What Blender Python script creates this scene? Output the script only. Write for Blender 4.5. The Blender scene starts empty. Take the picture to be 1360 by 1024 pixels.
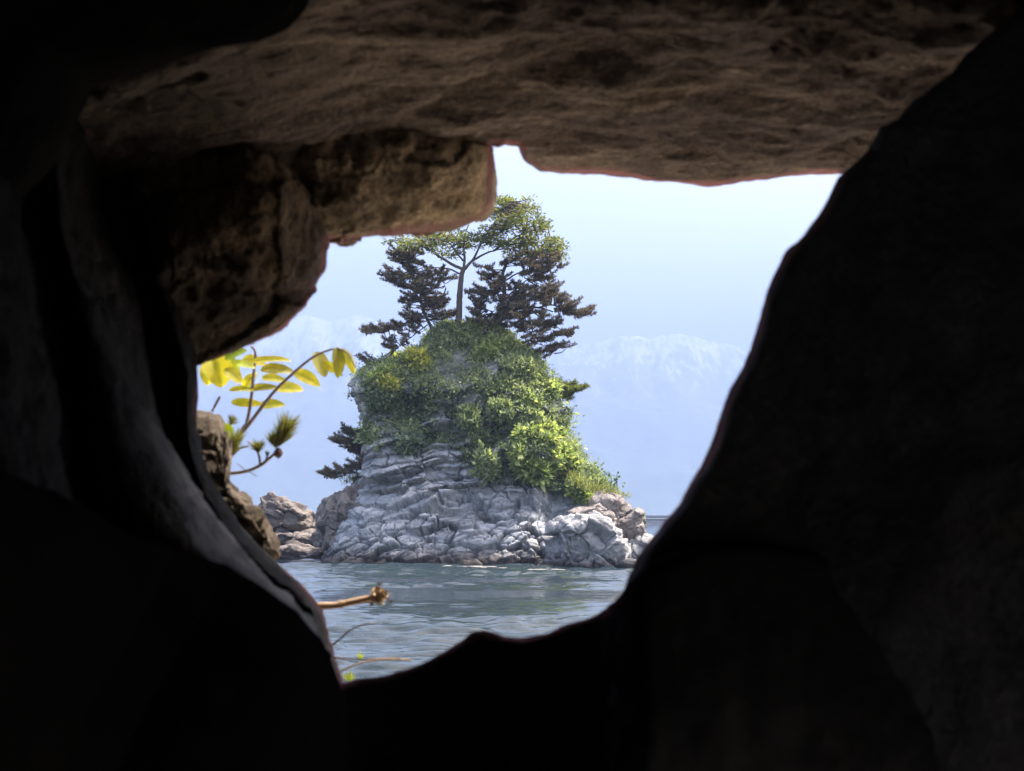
import bpy, math, random
import numpy as np
from mathutils import Vector

R = math.radians
rng = np.random.default_rng(7)
random.seed(7)
scene = bpy.context.scene
COL = scene.collection

# ------------------------------------------------------------------ camera
F = 1868.0
HOR = 683.0
PITCH = math.atan((HOR - 512) / F)
CAM = np.array([0.0, 0.0, 2.25])
cp, sp = math.cos(PITCH), math.sin(PITCH)
cam_d = bpy.data.cameras.new('camera')
cam = bpy.data.objects.new('camera', cam_d)
COL.objects.link(cam)
cam.location = CAM
cam.rotation_euler = (R(90) + PITCH, 0, 0)
cam_d.sensor_width = 36
cam_d.lens = 36 * F / 1360
cam_d.clip_start = 0.02
cam_d.clip_end = 40000
cam_d.dof.use_dof = True
cam_d.dof.focus_distance = 64
cam_d.dof.aperture_fstop = 7.2
cam_d.dof.aperture_blades = 0
scene.camera = cam


def P(px, py, Y):
    """point seen at photo pixel (px, py) at depth Y (works on arrays)"""
    px = np.asarray(px, float); py = np.asarray(py, float); Y = np.asarray(Y, float)
    a = (px - 680) / F
    b = (512 - py) / F
    dy = cp - b * sp
    dz = sp + b * cp
    k = Y / dy
    return np.stack([a * k + 0 * Y, Y + 0 * px, CAM[2] + dz * k], -1)


def PX(p):
    """photo pixel of world points"""
    p = np.asarray(p, float) - CAM
    f = p[..., 1] * cp + p[..., 2] * sp
    u = -p[..., 1] * sp + p[..., 2] * cp
    f = np.where(np.abs(f) < 1e-4, 1e-4, f)
    return 680 + F * p[..., 0] / f, 512 - F * u / f


# ------------------------------------------------------------------ noise
def _hash(ix, iy, iz, s):
    h = (ix.astype(np.int64) * 374761393 + iy.astype(np.int64) * 668265263 + iz.astype(np.int64) * 2147483647 + s * 1274126177)
    h = (h ^ (h >> 13)) * 1274126177
    h &= 0xffffffff
    h = (h ^ (h >> 16)) * 2246822519
    h &= 0xffffffff
    h ^= h >> 13
    return (h & 0xffffff) / float(0xffffff)


def vnoise(p, s=0):
    i = np.floor(p).astype(np.int64)
    f = p - i
    f = f * f * f * (f * (f * 6 - 15) + 10)
    out = 0
    for dx in (0, 1):
        wx = f[..., 0] if dx else 1 - f[..., 0]
        for dy in (0, 1):
            wy = f[..., 1] if dy else 1 - f[..., 1]
            for dz in (0, 1):
                wz = f[..., 2] if dz else 1 - f[..., 2]
                out = out + wx * wy * wz * _hash(i[..., 0] + dx, i[..., 1] + dy, i[..., 2] + dz, s)
    return out * 2 - 1


ROT = np.array([[0.8, 0.36, -0.48], [-0.6, 0.48, -0.64], [0.0, 0.8, 0.6]])


def fbm(p, octv=4, s=0, gain=0.5):
    out, a, n = 0, 1.0, 0
    q = np.array(p, float)
    for k in range(octv):
        out = out + a * vnoise(q, s + k * 17)
        n += a
        a *= gain
        q = (q @ ROT.T) * 2.03 + 11.3
    return out / n


def ridged(p, octv=4, s=0):
    out, a, n = 0, 1.0, 0
    q = np.array(p, float)
    for k in range(octv):
        out = out + a * (1 - np.abs(vnoise(q, s + k * 17)) * 2)
        n += a
        a *= 0.5
        q = (q @ ROT.T) * 2.03 + 7.1
    return out / n


def worley(p, s=0):
    i = np.floor(p).astype(np.int64)
    f1 = np.full(p.shape[:-1], 9.0); f2 = f1.copy(); idv = np.zeros(p.shape[:-1])
    for dx in (-1, 0, 1):
        for dy in (-1, 0, 1):
            for dz in (-1, 0, 1):
                c = i + np.array([dx, dy, dz])
                h = [_hash(c[..., 0], c[..., 1], c[..., 2], s + k) for k in (1, 2, 3, 4)]
                q = c + np.stack(h[:3], -1)
                d = np.sqrt(((q - p) ** 2).sum(-1))
                near = d < f1
                f2 = np.where(near, f1, np.minimum(f2, d))
                idv = np.where(near, h[3], idv)
                f1 = np.where(near, d, f1)
    return f1, f2, idv


def facets(p, s=0, slope=0.5):
    """random tilted planes, one per cell: angular broken rock. returns height, gap to the next cell"""
    i = np.floor(p).astype(np.int64)
    f1 = np.full(p.shape[:-1], 9.0); f2 = f1.copy(); hgt = np.zeros(p.shape[:-1])
    for dx in (-1, 0, 1):
        for dy in (-1, 0, 1):
            for dz in (-1, 0, 1):
                c = i + np.array([dx, dy, dz])
                h = [_hash(c[..., 0], c[..., 1], c[..., 2], s + k) for k in range(1, 8)]
                o = p - (c + np.stack(h[:3], -1))
                d = np.sqrt((o ** 2).sum(-1))
                hh = (h[3] - 0.5) + slope * (o[..., 0] * (h[4] - 0.5) + o[..., 1] * (h[5] - 0.5) + o[..., 2] * (h[6] - 0.5)) * 2
                near = d < f1
                f2 = np.where(near, f1, np.minimum(f2, d))
                hgt = np.where(near, hh, hgt)
                f1 = np.where(near, d, f1)
    return hgt, f2 - f1


def sstep(a, b, x):
    t = np.clip((x - a) / (b - a), 0, 1)
    return t * t * (3 - 2 * t)


# ------------------------------------------------------------------ mesh helpers
def mesh_obj(name, V, Fc, mat, parent=None, smooth=True, attrs=None):
    """V (n,3) array; Fc (m,k) array of equal sized faces or list of such arrays"""
    me = bpy.data.meshes.new(name)
    V = np.asarray(V, np.float32)
    if isinstance(Fc, np.ndarray):
        Fc = [Fc]
    me.vertices.add(len(V))
    me.vertices.foreach_set('co', V.ravel())
    loops = np.concatenate([f.ravel() for f in Fc]).astype(np.int32)
    sizes = np.concatenate([np.full(len(f), f.shape[1]) for f in Fc]).astype(np.int32)
    starts = np.concatenate([[0], np.cumsum(sizes)[:-1]]).astype(np.int32)
    me.loops.add(len(loops))
    me.loops.foreach_set('vertex_index', loops)
    me.polygons.add(len(sizes))
    me.polygons.foreach_set('loop_start', starts)
    me.polygons.foreach_set('loop_total', sizes)
    me.polygons.foreach_set('use_smooth', np.full(len(sizes), smooth))
    me.update(calc_edges=True)
    me.validate()
    for k, v in (attrs or {}).items():
        at = me.attributes.new(k, 'FLOAT', 'POINT')
        at.data.foreach_set('value', np.asarray(v, np.float32))
    if mat:
        me.materials.append(mat)
    o = bpy.data.objects.new(name, me)
    COL.objects.link(o)
    if parent is not None:
        o.parent = parent
    return o


def empty(name, loc=(0, 0, 0)):
    o = bpy.data.objects.new(name, None)
    o.empty_display_size = 0.2
    o.location = loc
    COL.objects.link(o)
    return o


def tag(o, label=None, cat=None, group=None, kind=None):
    if label: o['label'] = label
    if cat: o['category'] = cat
    if group: o['group'] = group
    if kind: o['kind'] = kind
    return o


def local(V, root):
    return np.asarray(V) - np.array(root.location)


def grid_faces(n, m, closed_u=False):
    """grid with index i*m + j, i<n, j<m"""
    i = np.arange(n - 1 if not closed_u else n)
    j = np.arange(m - 1)
    I, J = np.meshgrid(i, j, indexing='ij')
    I2 = (I + 1) % n
    return np.stack([I * m + J, I2 * m + J, I2 * m + J + 1, I * m + J + 1], -1).reshape(-1, 4)


def resample(pts, n, smooth=True):
    pts = np.asarray(pts, float)
    d = np.concatenate([[0], np.cumsum(np.sqrt((np.diff(pts[:, :2], axis=0) ** 2).sum(1)) + 1e-9)])
    t = np.linspace(0, d[-1], n)
    return np.stack([np.interp(t, d, pts[:, k]) for k in range(pts.shape[1])], -1)


def catmull(stack, per):
    """stack (L, n, 3) -> (rows, n, 3), per = list of segment subdivisions"""
    L = len(stack)
    rows = []
    for k in range(L - 1):
        p1, p2 = stack[k], stack[k + 1]
        p0 = stack[k - 1] if k else p1
        p3 = stack[k + 2] if k + 2 < L else p2
        d1 = np.linalg.norm(p2 - p1, axis=-1, keepdims=True) + 1e-9
        d0 = np.linalg.norm(p1 - p0, axis=-1, keepdims=True) + 1e-9
        d2 = np.linalg.norm(p3 - p2, axis=-1, keepdims=True) + 1e-9
        m1 = 0.5 * ((p2 - p1) / d1 + (p1 - p0) / d0) * np.minimum(d1, 2 * d0) if k else (p2 - p1)
        m2 = 0.5 * ((p3 - p2) / d2 + (p2 - p1) / d1) * np.minimum(d1, 2 * d2) if k + 2 < L else (p2 - p1)
        for t in np.linspace(0, 1, per[k], endpoint=False):
            rows.append((2 * t ** 3 - 3 * t ** 2 + 1) * p1 + (t ** 3 - 2 * t ** 2 + t) * m1 + (-2 * t ** 3 + 3 * t ** 2) * p2 + (t ** 3 - t ** 2) * m2)
    rows.append(stack[-1])
    return np.array(rows)


def normals(G):
    du = np.gradient(G, axis=0)
    dv = np.gradient(G, axis=1)
    n = np.cross(du, dv)
    return n / (np.linalg.norm(n, axis=-1, keepdims=True) + 1e-12)


# ------------------------------------------------------------------ node helper
class NT:
    def __init__(self, name):
        self.m = bpy.data.materials.new(name)
        self.m.use_nodes = True
        self.t = self.m.node_tree
        self.t.nodes.clear()
        self.out = self.t.nodes.new('ShaderNodeOutputMaterial')

    def n(self, typ, ins=None, **kw):
        nd = self.t.nodes.new(typ)
        for k, v in kw.items():
            setattr(nd, k, v)
        for k, v in (ins or {}).items():
            if isinstance(v, bpy.types.NodeSocket):
                self.t.links.new(v, nd.inputs[k])
            else:
                nd.inputs[k].default_value = v
        return nd

    def noise(self, co, scale, detail=5, rough=0.55, dist=0.0):
        return self.n('ShaderNodeTexNoise', {'Vector': co, 'Scale': scale, 'Detail': detail, 'Roughness': rough, 'Distortion': dist}).outputs['Fac']

    def ramp(self, fac, stops):
        nd = self.n('ShaderNodeValToRGB', {'Fac': fac})
        el = nd.color_ramp.elements
        while len(el) < len(stops):
            el.new(0.5)
        for e, (p, c) in zip(el, stops):
            e.position = p
            e.color = (c[0], c[1], c[2], 1) if len(c) == 3 else c
        return nd.outputs['Color']

    def mix(self, fac, a, b, blend='MIX'):
        nd = self.t.nodes.new('ShaderNodeMix')
        nd.data_type = 'RGBA'
        nd.blend_type = blend
        for idx, v in ((0, fac), (6, a), (7, b)):
            if isinstance(v, bpy.types.NodeSocket):
                self.t.links.new(v, nd.inputs[idx])
            elif idx == 0:
                nd.inputs[0].default_value = v
            else:
                nd.inputs[idx].default_value = (v[0], v[1], v[2], 1)
        return nd.outputs[2]

    def math(self, op, a, b=0.0, clamp=False):
        nd = self.t.nodes.new('ShaderNodeMath')
        nd.operation = op
        nd.use_clamp = clamp
        for i, v in enumerate((a, b)):
            if isinstance(v, bpy.types.NodeSocket):
                self.t.links.new(v, nd.inputs[i])
            else:
                nd.inputs[i].default_value = v
        return nd.outputs[0]

    def attr(self, name):
        return self.n('ShaderNodeAttribute', attribute_name=name).outputs['Fac']

    def done(self, shader):
        self.t.links.new(shader, self.out.inputs['Surface'])
        return self.m


def rock_mat(name, dark, mid, light, scale=1.0, bump=0.02, stretch=(1, 1, 1), rim=None, rough=0.9, wet=None, extra=None, spec=0.25):
    t = NT(name)
    geo = t.n('ShaderNodeNewGeometry').outputs['Position']
    mp = t.n('ShaderNodeMapping', {'Vector': geo, 'Scale': stretch}).outputs['Vector']
    a = t.noise(mp, 1.3 * scale, 6, 0.6, 0.4)
    b = t.noise(mp, 7 * scale, 6, 0.65)
    c = t.noise(mp, 40 * scale, 4, 0.7)
    col = t.ramp(a, [(0.3, dark), (0.5, mid), (0.72, light)])
    v = t.ramp(b, [(0.25, (0.55, 0.55, 0.55)), (0.5, (1, 1, 1)), (0.8, (1.3, 1.25, 1.2))])
    col = t.mix(0.8, col, v, 'MULTIPLY')
    v2 = t.ramp(c, [(0.3, (0.7, 0.7, 0.7)), (0.55, (1, 1, 1)), (0.8, (1.2, 1.2, 1.2))])
    col = t.mix(0.7, col, v2, 'MULTIPLY')
    if extra:
        col = extra(t, col, geo)
    if wet:
        # tide mark: dark weed and wet stone just above the sea
        z = t.n('ShaderNodeSeparateXYZ', {'Vector': geo}).outputs['Z']
        zn = t.math('ADD', z, t.math('MULTIPLY', t.math('SUBTRACT', b, 0.5), 0.5))
        col = t.mix(t.ramp(zn, [(wet[0], (1, 1, 1)), (wet[1], (0, 0, 0))]), col, wet[2])
    if rim:
        col = t.mix(t.math('MULTIPLY', t.attr('rim'), 1.0, True), col, rim)
    h = t.math('ADD', t.math('MULTIPLY', b, 1.0), t.math('MULTIPLY', c, 0.35))
    bp = t.n('ShaderNodeBump', {'Height': h, 'Strength': 0.9, 'Distance': bump})
    bs = t.n('ShaderNodeBsdfPrincipled', {'Base Color': col, 'Roughness': rough, 'Normal': bp.outputs['Normal']})
    bs.inputs['Specular IOR Level'].default_value = spec
    return t.done(bs.outputs['BSDF'])


def leaf_mat(name, c0, c1, trans=0.4, rough=0.6, tcol=None):
    t = NT(name)
    k = t.attr('tint')
    col = t.mix(k, c0, c1)
    d = t.n('ShaderNodeBsdfPrincipled', {'Base Color': col, 'Roughness': rough})
    d.inputs['Specular IOR Level'].default_value = 0.25
    tc = t.mix(1.0, col, tcol or (1.2, 1.2, 0.6), 'MULTIPLY')
    tr = t.n('ShaderNodeBsdfTranslucent', {'Color': tc})
    mx = t.n('ShaderNodeMixShader', {0: trans, 1: d.outputs[0], 2: tr.outputs[0]})
    return t.done(mx.outputs[0])


def plain_mat(name, c0, c1, scale=8, rough=0.85, bump=0.004):
    t = NT(name)
    co = t.n('ShaderNodeTexCoord').outputs['Object']
    a = t.noise(co, scale, 5, 0.6)
    b = t.noise(co, scale * 6, 4, 0.6)
    col = t.mix(a, c0, c1)
    bp = t.n('ShaderNodeBump', {'Height': b, 'Strength': 0.6, 'Distance': bump})
    bs = t.n('ShaderNodeBsdfPrincipled', {'Base Color': col, 'Roughness': rough, 'Normal': bp.outputs['Normal']})
    return t.done(bs.outputs[0])


# ------------------------------------------------------------------ light and air
SUN_AZ, SUN_EL = 62.0, 57.0
w = bpy.data.worlds.new('World')
scene.world = w
w.use_nodes = True
wn = w.node_tree
wn.nodes.clear()
sky = wn.nodes.new('ShaderNodeTexSky')
sky.sky_type = 'NISHITA'
sky.sun_disc = False
sky.sun_elevation = R(SUN_EL)
sky.sun_rotation = R(SUN_AZ)
sky.air_density = 1.0
sky.dust_density = 8.0
sky.ozone_density = 0.1
bg = wn.nodes.new('ShaderNodeBackground')
bg.inputs['Strength'].default_value = 0.132
wo = wn.nodes.new('ShaderNodeOutputWorld')
wn.links.new(sky.outputs[0], bg.inputs[0])
wn.links.new(bg.outputs[0], wo.inputs[0])
sl = bpy.data.lights.new('sun', 'SUN')
sl.energy = 3.1
sl.angle = R(0.53)
sl.color = (1.0, 0.95, 0.87)
so = bpy.data.objects.new('sun', sl)
COL.objects.link(so)
sd = Vector((math.sin(R(SUN_AZ)) * math.cos(R(SUN_EL)), math.cos(R(SUN_AZ)) * math.cos(R(SUN_EL)), math.sin(R(SUN_EL))))
so.rotation_euler = (-sd).to_track_quat('-Z', 'Y').to_euler()
scene.view_settings.view_transform = 'Standard'
scene.view_settings.look = 'None'
scene.view_settings.exposure = 2.62
scene.view_settings.gamma = 1.0
scene.render.engine = 'CYCLES'
scene.cycles.use_denoising = True
scene.cycles.max_bounces = 10
scene.cycles.diffuse_bounces = 5
scene.cycles.volume_bounces = 1
scene.cycles.caustics_reflective = False
scene.cycles.caustics_refractive = False

# ------------------------------------------------------------------ the opening as it is seen (for the red lens fringe painted into its lip colour)
OPEN = np.array([(438, 318), (520, 311), (600, 299), (640, 287), (650, 270), (654, 192), (690, 196), (697, 216), (718, 230), (800, 234), (870, 243), (950, 249),
                 (1000, 241), (1060, 234), (1112, 234), (1085, 288), (1045, 335), (1018, 385), (1005, 440), (985, 490), (958, 545), (945, 590), (915, 640),
                 (885, 690), (850, 735), (835, 765), (822, 795), (795, 815), (760, 828), (725, 842), (690, 848), (665, 843), (640, 840), (615, 852), (590, 868),
                 (560, 882), (520, 895), (456, 906), (444, 865), (430, 812), (405, 780), (372, 738), (338, 692), (303, 645), (292, 600), (300, 575), (290, 552), (262, 550),
                 (268, 490), (290, 478), (330, 462), (370, 440), (405, 410), (430, 365)], float)
_oa = resample(np.vstack([OPEN, OPEN[:1]]), 700)


def rim_attr(V, width=13):
    x, y = PX(V)
    q = np.stack([x, y], -1)
    d = np.full(len(q), 1e9)
    for k in range(0, len(_oa), 70):
        d = np.minimum(d, np.sqrt(((q[:, None, :] - _oa[None, k:k + 70, :]) ** 2).sum(-1)).min(1))
    wv = width * (0.75 + 0.5 * vnoise(V * 9, 5))
    a = 1 - sstep(wv * 0.5, wv * 1.2, d)
    a = a * np.clip(0.75 + 0.9 * fbm(V * 7, 3, 6), 0.15, 1)
    return np.where(V[:, 1] > 0.5, a, 0)


RIM = (0.30, 0.135, 0.145)


def blotch(t, col, geo):
    m = t.n('ShaderNodeMapping', {'Vector': geo, 'Scale': (1.0, 2.2, 2.0)}).outputs['Vector']
    a = t.noise(m, 1.15, 8, 0.70, 0.8)
    col = t.mix(t.ramp(a, [(0.40, (0, 0, 0)), (0.55, (0.88, 0.88, 0.88))]), col, (0.045, 0.032, 0.031))
    b = t.noise(m, 2.3, 6, 0.7, 0.5)
    col = t.mix(t.ramp(b, [(0.56, (0, 0, 0)), (0.70, (0.7, 0.7, 0.7))]), col, (0.33, 0.265, 0.205))
    c = t.noise(geo, 150, 3, 0.7)
    col = t.mix(0.8, col, t.ramp(c, [(0.34, (0.45, 0.45, 0.45)), (0.5, (1, 1, 1)), (0.68, (1.5, 1.45, 1.35))]), 'MULTIPLY')
    # fade into shade on the left, away from the light, painted as darker rock
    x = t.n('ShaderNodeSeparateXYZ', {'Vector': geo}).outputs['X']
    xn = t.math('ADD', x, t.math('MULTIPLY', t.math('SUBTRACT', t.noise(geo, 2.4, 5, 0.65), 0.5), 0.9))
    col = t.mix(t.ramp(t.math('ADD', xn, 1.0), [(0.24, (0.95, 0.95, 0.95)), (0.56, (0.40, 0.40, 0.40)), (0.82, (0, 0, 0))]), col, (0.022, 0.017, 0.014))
    return col


def ridge_light(t, col, geo):  # skylight along the ridge crests, painted in as paler rock colour
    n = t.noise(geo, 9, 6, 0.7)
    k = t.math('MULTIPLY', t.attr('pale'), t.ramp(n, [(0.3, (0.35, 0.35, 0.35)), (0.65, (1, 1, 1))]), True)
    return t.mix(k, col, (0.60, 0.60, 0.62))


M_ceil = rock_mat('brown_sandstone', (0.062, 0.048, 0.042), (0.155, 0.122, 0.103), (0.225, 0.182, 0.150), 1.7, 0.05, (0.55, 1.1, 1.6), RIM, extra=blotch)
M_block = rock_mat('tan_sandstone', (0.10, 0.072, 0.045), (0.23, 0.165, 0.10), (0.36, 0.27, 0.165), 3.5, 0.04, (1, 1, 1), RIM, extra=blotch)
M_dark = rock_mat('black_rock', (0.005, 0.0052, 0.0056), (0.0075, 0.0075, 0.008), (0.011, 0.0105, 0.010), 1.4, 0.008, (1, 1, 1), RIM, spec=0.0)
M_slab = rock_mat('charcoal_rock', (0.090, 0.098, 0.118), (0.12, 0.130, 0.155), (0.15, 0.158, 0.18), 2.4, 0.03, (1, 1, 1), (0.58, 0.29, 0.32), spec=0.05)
M_grey = rock_mat('dark_grey_rock', (0.008, 0.008, 0.0088), (0.013, 0.013, 0.014), (0.020, 0.020, 0.021), 3.2, 0.035, (1, 1, 1), (0.13, 0.06, 0.064), extra=ridge_light, spec=0.03)
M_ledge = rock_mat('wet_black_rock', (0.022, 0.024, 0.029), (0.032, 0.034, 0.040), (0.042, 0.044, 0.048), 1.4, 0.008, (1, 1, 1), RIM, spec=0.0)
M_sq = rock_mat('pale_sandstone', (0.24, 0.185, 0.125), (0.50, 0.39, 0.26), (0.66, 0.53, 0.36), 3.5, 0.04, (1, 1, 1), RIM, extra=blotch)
M_lip = rock_mat('sunny_tan_rock', (0.030, 0.022, 0.017), (0.085, 0.064, 0.044), (0.155, 0.122, 0.085), 7, 0.02)


def loft(name, lines, per, N, mat, amp=0.03, fade=None, freq=3.0, seed=0, stretch=(1, 1, 1), rimw=13, label=None, cat=None, post=None, fine=0.004, pale=None):
    """lines: list of polylines of world points -> one displaced rock surface"""
    st = np.array([resample(l, N) for l in lines])
    G = catmull(st, per)
    nr = normals(G)
    q = G.reshape(-1, 3) * np.array(stretch)
    n1 = fbm(q * freq, 4, seed) * 0.7 + (ridged(q * freq * 0.8, 3, seed + 5) - 0.3) * 0.5
    n1 = n1 + 0.6 * fbm(q * freq * 5.5, 3, seed + 9) * 0.35
    n2 = fbm(G.reshape(-1, 3) * 38, 3, seed + 31)
    A = amp * (np.ones(len(G)) if fade is None else np.interp(np.arange(len(G)), np.cumsum([0] + per), fade))
    A = np.repeat(A, N)
    V = G.reshape(-1, 3) + nr.reshape(-1, 3) * (n1 * A + n2 * fine)[:, None]
    if post is not None:
        V = post(V, G)
    at = {'rim': rim_attr(V, rimw)}
    if pale is not None:
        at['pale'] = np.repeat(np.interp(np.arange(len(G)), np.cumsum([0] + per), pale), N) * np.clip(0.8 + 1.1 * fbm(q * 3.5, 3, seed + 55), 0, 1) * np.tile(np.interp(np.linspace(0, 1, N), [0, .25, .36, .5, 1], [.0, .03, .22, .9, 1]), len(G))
    o = mesh_obj(name, V, grid_faces(len(G), N), mat, attrs=at)
    return tag(o, label, cat)


def pl(*pts):
    """polyline of world points from (px, py, depth)"""
    a = np.array(pts, float)
    return P(a[:, 0], a[:, 1], a[:, 2])


def shift(line, dx, dy, d):
    a = np.array(line, float)
    return P(a[:, 0] + dx, a[:, 1] + dy, np.full(len(a), d))


# ------------------------------------------------------------------ cave: ceiling (rim, underside, back wall behind the viewer, outer face)
rimc = [(-300, 420), (60, 400), (300, 330), (405, 296), (440, 250), (500, 205), (636, 187), (652, 189), (688, 192), (697, 212), (718, 226), (760, 229), (800, 230), (870, 238), (950, 246), (1000, 238), (1060, 231),
        (1112, 230), (1250, 222), (1500, 212), (1900, 206), (2300, 200)]
r0 = pl(*[(a, b, 3.0) for a, b in rimc])


r0s = pl(*[(a[0], b, 3.0) for a, b in zip(rimc, [430, 404, 330, 294, 268, 242, 226, 223, 219, 217, 217, 218, 220, 225, 229, 231, 230, 229, 222, 212, 206, 200])])


def ceil_line(y, z, sx=1.0, zkeep=0.0):
    l = r0s.copy()
    l[:, 0] *= sx
    l[:, 1] = y
    l[:, 2] = l[:, 2] * zkeep + z * (1 - zkeep)
    return l


_bk = ceil_line(-3.0, 1.75)
_bk[:, 2] = np.where(_bk[:, 0] > -0.35, 0.2, 1.75)  # wall stops short on the left: unseen gap added to light the slab
_bk2 = ceil_line(-3.3, 1.8)
_bk2[:, 2] = np.where(_bk2[:, 0] > -0.35, 0.1, 1.8)
cl = [_bk, ceil_line(-2.6, 2.2), ceil_line(-1.6, 2.95), ceil_line(0.2, 3.02), ceil_line(1.6, 3.0, 1, 0.1), ceil_line(2.2, 3.0, 1, 0.3), ceil_line(2.7, 2.96, 1, 0.7),
      r0 + np.array([0, -0.03, -0.004]), r0 + np.array([0, 0.05, 0.015]), ceil_line(3.25, 3.5), ceil_line(3.3, 4.4), ceil_line(1.5, 4.8), ceil_line(-3.2, 4.6), _bk2]


def ceil_post(V, G):
    # broken ledges in the bedding of the underside
    m = (G[:, :, 1] < 2.98).reshape(-1) & (G[:, :, 2] < 3.3).reshape(-1) & (G[:, :, 1] > -2).reshape(-1)
    q = G.reshape(-1, 3)
    s = q[:, 1] * 2.1 + 0.35 * q[:, 0] + 1.1 * fbm(q * np.array([1.4, 1.9, 1]), 6, 77, 0.6)
    fr = s - np.floor(s)
    led = (sstep(0.0, 0.75, fr) * (1 - sstep(0.88, 0.97, fr)) - 0.4) * 0.050 * (0.4 + sstep(-0.2, 0.3, fbm(q * 1.7, 2, 41)))
    wq = q + 0.22 * np.stack([fbm(q * 2.2, 4, 5 + k) for k in range(3)], -1)
    h1, g1 = facets(wq * np.array([1.0, 1.9, 1]), 3, 0.8)
    h1 = h1 * sstep(0, 0.22, g1)
    blk = h1 * 0.042 + 0.030 * fbm(q * np.array([2.0, 4.5, 3]), 4, 93) + 0.020 * fbm(q * np.array([6, 12, 7]), 4, 91, 0.6) + 0.030 * sstep(-0.1, 0.4, fbm(q * 2.2, 3, 95)) * fbm(q * np.array([15, 24, 15]), 4, 96, 0.7)
    away = sstep(0.0, 0.25, 2.98 - q[:, 1])
    V[:, 2] -= np.where(m, (led + blk) * away, 0)
    return V


ceil = loft('cave_ceiling', cl, [6, 8, 16, 20, 110, 90, 60, 14, 20, 10, 10, 10, 8], 700, M_ceil, 0.030, [1, 1, 1, 1, 1, 1, 0.8, 0.12, 0.1, 0.5, 1, 1, 1, 1], 2.2, 3, (0.7, 1, 1), 11,
            'brown layered rock ceiling overhanging the top of the opening', 'rock ceiling', ceil_post, 0.004)

# ------------------------------------------------------------------ cave: black slab on the right
rims = [(1800, -560), (1560, -230), (1445, -80), (1400, -30), (1352, 12), (1318, 40), (1283, 72), (1262, 98), (1215, 132), (1190, 158), (1168, 168), (1153, 200), (1113, 236), (1100, 262), (1086, 288), (1066, 312),
        (1045, 333), (1030, 362), (1018, 386), (1010, 415), (1005, 440), (996, 465), (985, 490), (971, 515), (958, 547), (951, 570), (944, 592), (930, 620), (915, 642), (901, 668), (884, 692), (868, 712),
        (848, 738), (838, 760), (828, 788), (815, 830), (805, 900), (800, 1050)]
ra = np.array(rims, float)
soff = 0.0 * ra[:, 1]
s0 = P(ra[:, 0], ra[:, 1], 1.9 + soff)


def sline(dx, d, dy=0):
    return P(ra[:, 0] + dx, ra[:, 1] + dy, d + soff)


def sworld(x, y):
    l = s0.copy()
    l[:, 0] = x + (l[:, 0] - 0.2) * 0.15
    l[:, 1] = y
    return l


slb = [sworld(3.4, 2.2), sline(420, 2.3), sline(70, 2.12), sline(14, 2.02), s0, sline(5, 1.87), sline(12, 1.835), sline(18, 1.825), sline(80, 1.80), sline(320, 1.66), sworld(1.15, 0.9), sworld(1.5, -0.5), sworld(1.2, -3.2), sworld(3.4, -3.4)]
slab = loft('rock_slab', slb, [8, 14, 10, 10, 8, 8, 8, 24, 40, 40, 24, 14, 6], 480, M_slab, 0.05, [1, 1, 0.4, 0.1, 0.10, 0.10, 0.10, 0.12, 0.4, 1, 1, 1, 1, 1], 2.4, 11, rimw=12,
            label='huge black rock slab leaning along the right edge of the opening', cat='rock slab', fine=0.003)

# ------------------------------------------------------------------ cave: floor ledge under the opening
rimf = [(330, 1010), (400, 945), (440, 914), (456, 907), (490, 901), (520, 896), (545, 888), (562, 881), (590, 868), (603, 858), (616, 851), (628, 841), (642, 838), (655, 841), (668, 846), (690, 849), (708, 847), (726, 842), (745, 833), (761, 828),
        (778, 823), (796, 815), (812, 804), (824, 792), (836, 778), (856, 758), (884, 742), (930, 730), (1010, 724), (1120, 735), (1300, 790), (1600, 900), (2000, 1060)]
fa = np.array(rimf, float)


def fline(dy, d, sx=1.0):
    return P(640 + (fa[:, 0] - 640) * sx, fa[:, 1] + dy, d - 0.30 * sstep(785, 850, fa[:, 0]))


def fworld(y, z, w=2.2):
    l = np.zeros((len(fa), 3))
    l[:, 0] = np.linspace(-w, w, len(fa))
    l[:, 1] = y
    l[:, 2] = z
    return l


fl = [fworld(3.2, 0.5), fline(420, 2.6, 1.5), fline(60, 2.25, 1.02), fline(8, 2.12), fline(0, 2.05), fline(6, 1.985), fline(40, 1.965, 1.01), fline(220, 1.9, 1.05), fworld(1.4, 1.1, 1.2), fworld(-0.2, 0.8), fworld(-3.3, 0.75)]
ledge = loft('rock_ledge', fl, [8, 14, 10, 10, 10, 20, 30, 30, 20, 10], 380, M_ledge, 0.04, [1, 1, 0.5, 0.15, 0.1, 0.15, 0.5, 1, 1, 1, 1], 3.0, 21, rimw=10,
             label='black ledge of rock along the bottom of the opening', cat='rock ledge', fine=0.003)

# ------------------------------------------------------------------ cave: folded grey wall on the left
Lr = [(150, 100), (215, 300), (244, 400), (262, 478), (262, 540), (260, 568), (270, 606), (288, 650), (322, 700), (362, 745), (405, 780), (428, 812), (440, 862), (456, 910), (470, 965), (500, 1200)]
L1 = [(140, 100), (195, 300), (220, 400), (246, 480), (247, 530), (246, 564), (254, 608), (270, 654), (300, 706), (342, 750), (385, 786), (415, 817), (431, 865), (449, 911), (462, 965), (490, 1200)]
L2 = [(130, 100), (178, 300), (198, 400), (213, 470), (221, 520), (226, 568), (240, 612), (260, 657), (290, 708), (333, 755), (376, 795), (409, 824), (427, 868), (446, 912), (458, 965), (486, 1200)]
L3 = [(80, 100), (100, 300), (132, 390), (156, 450), (172, 500), (190, 550), (222, 604), (256, 662), (298, 718), (344, 768), (384, 803), (412, 833), (428, 872), (445, 914), (456, 966), (484, 1200)]
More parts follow.
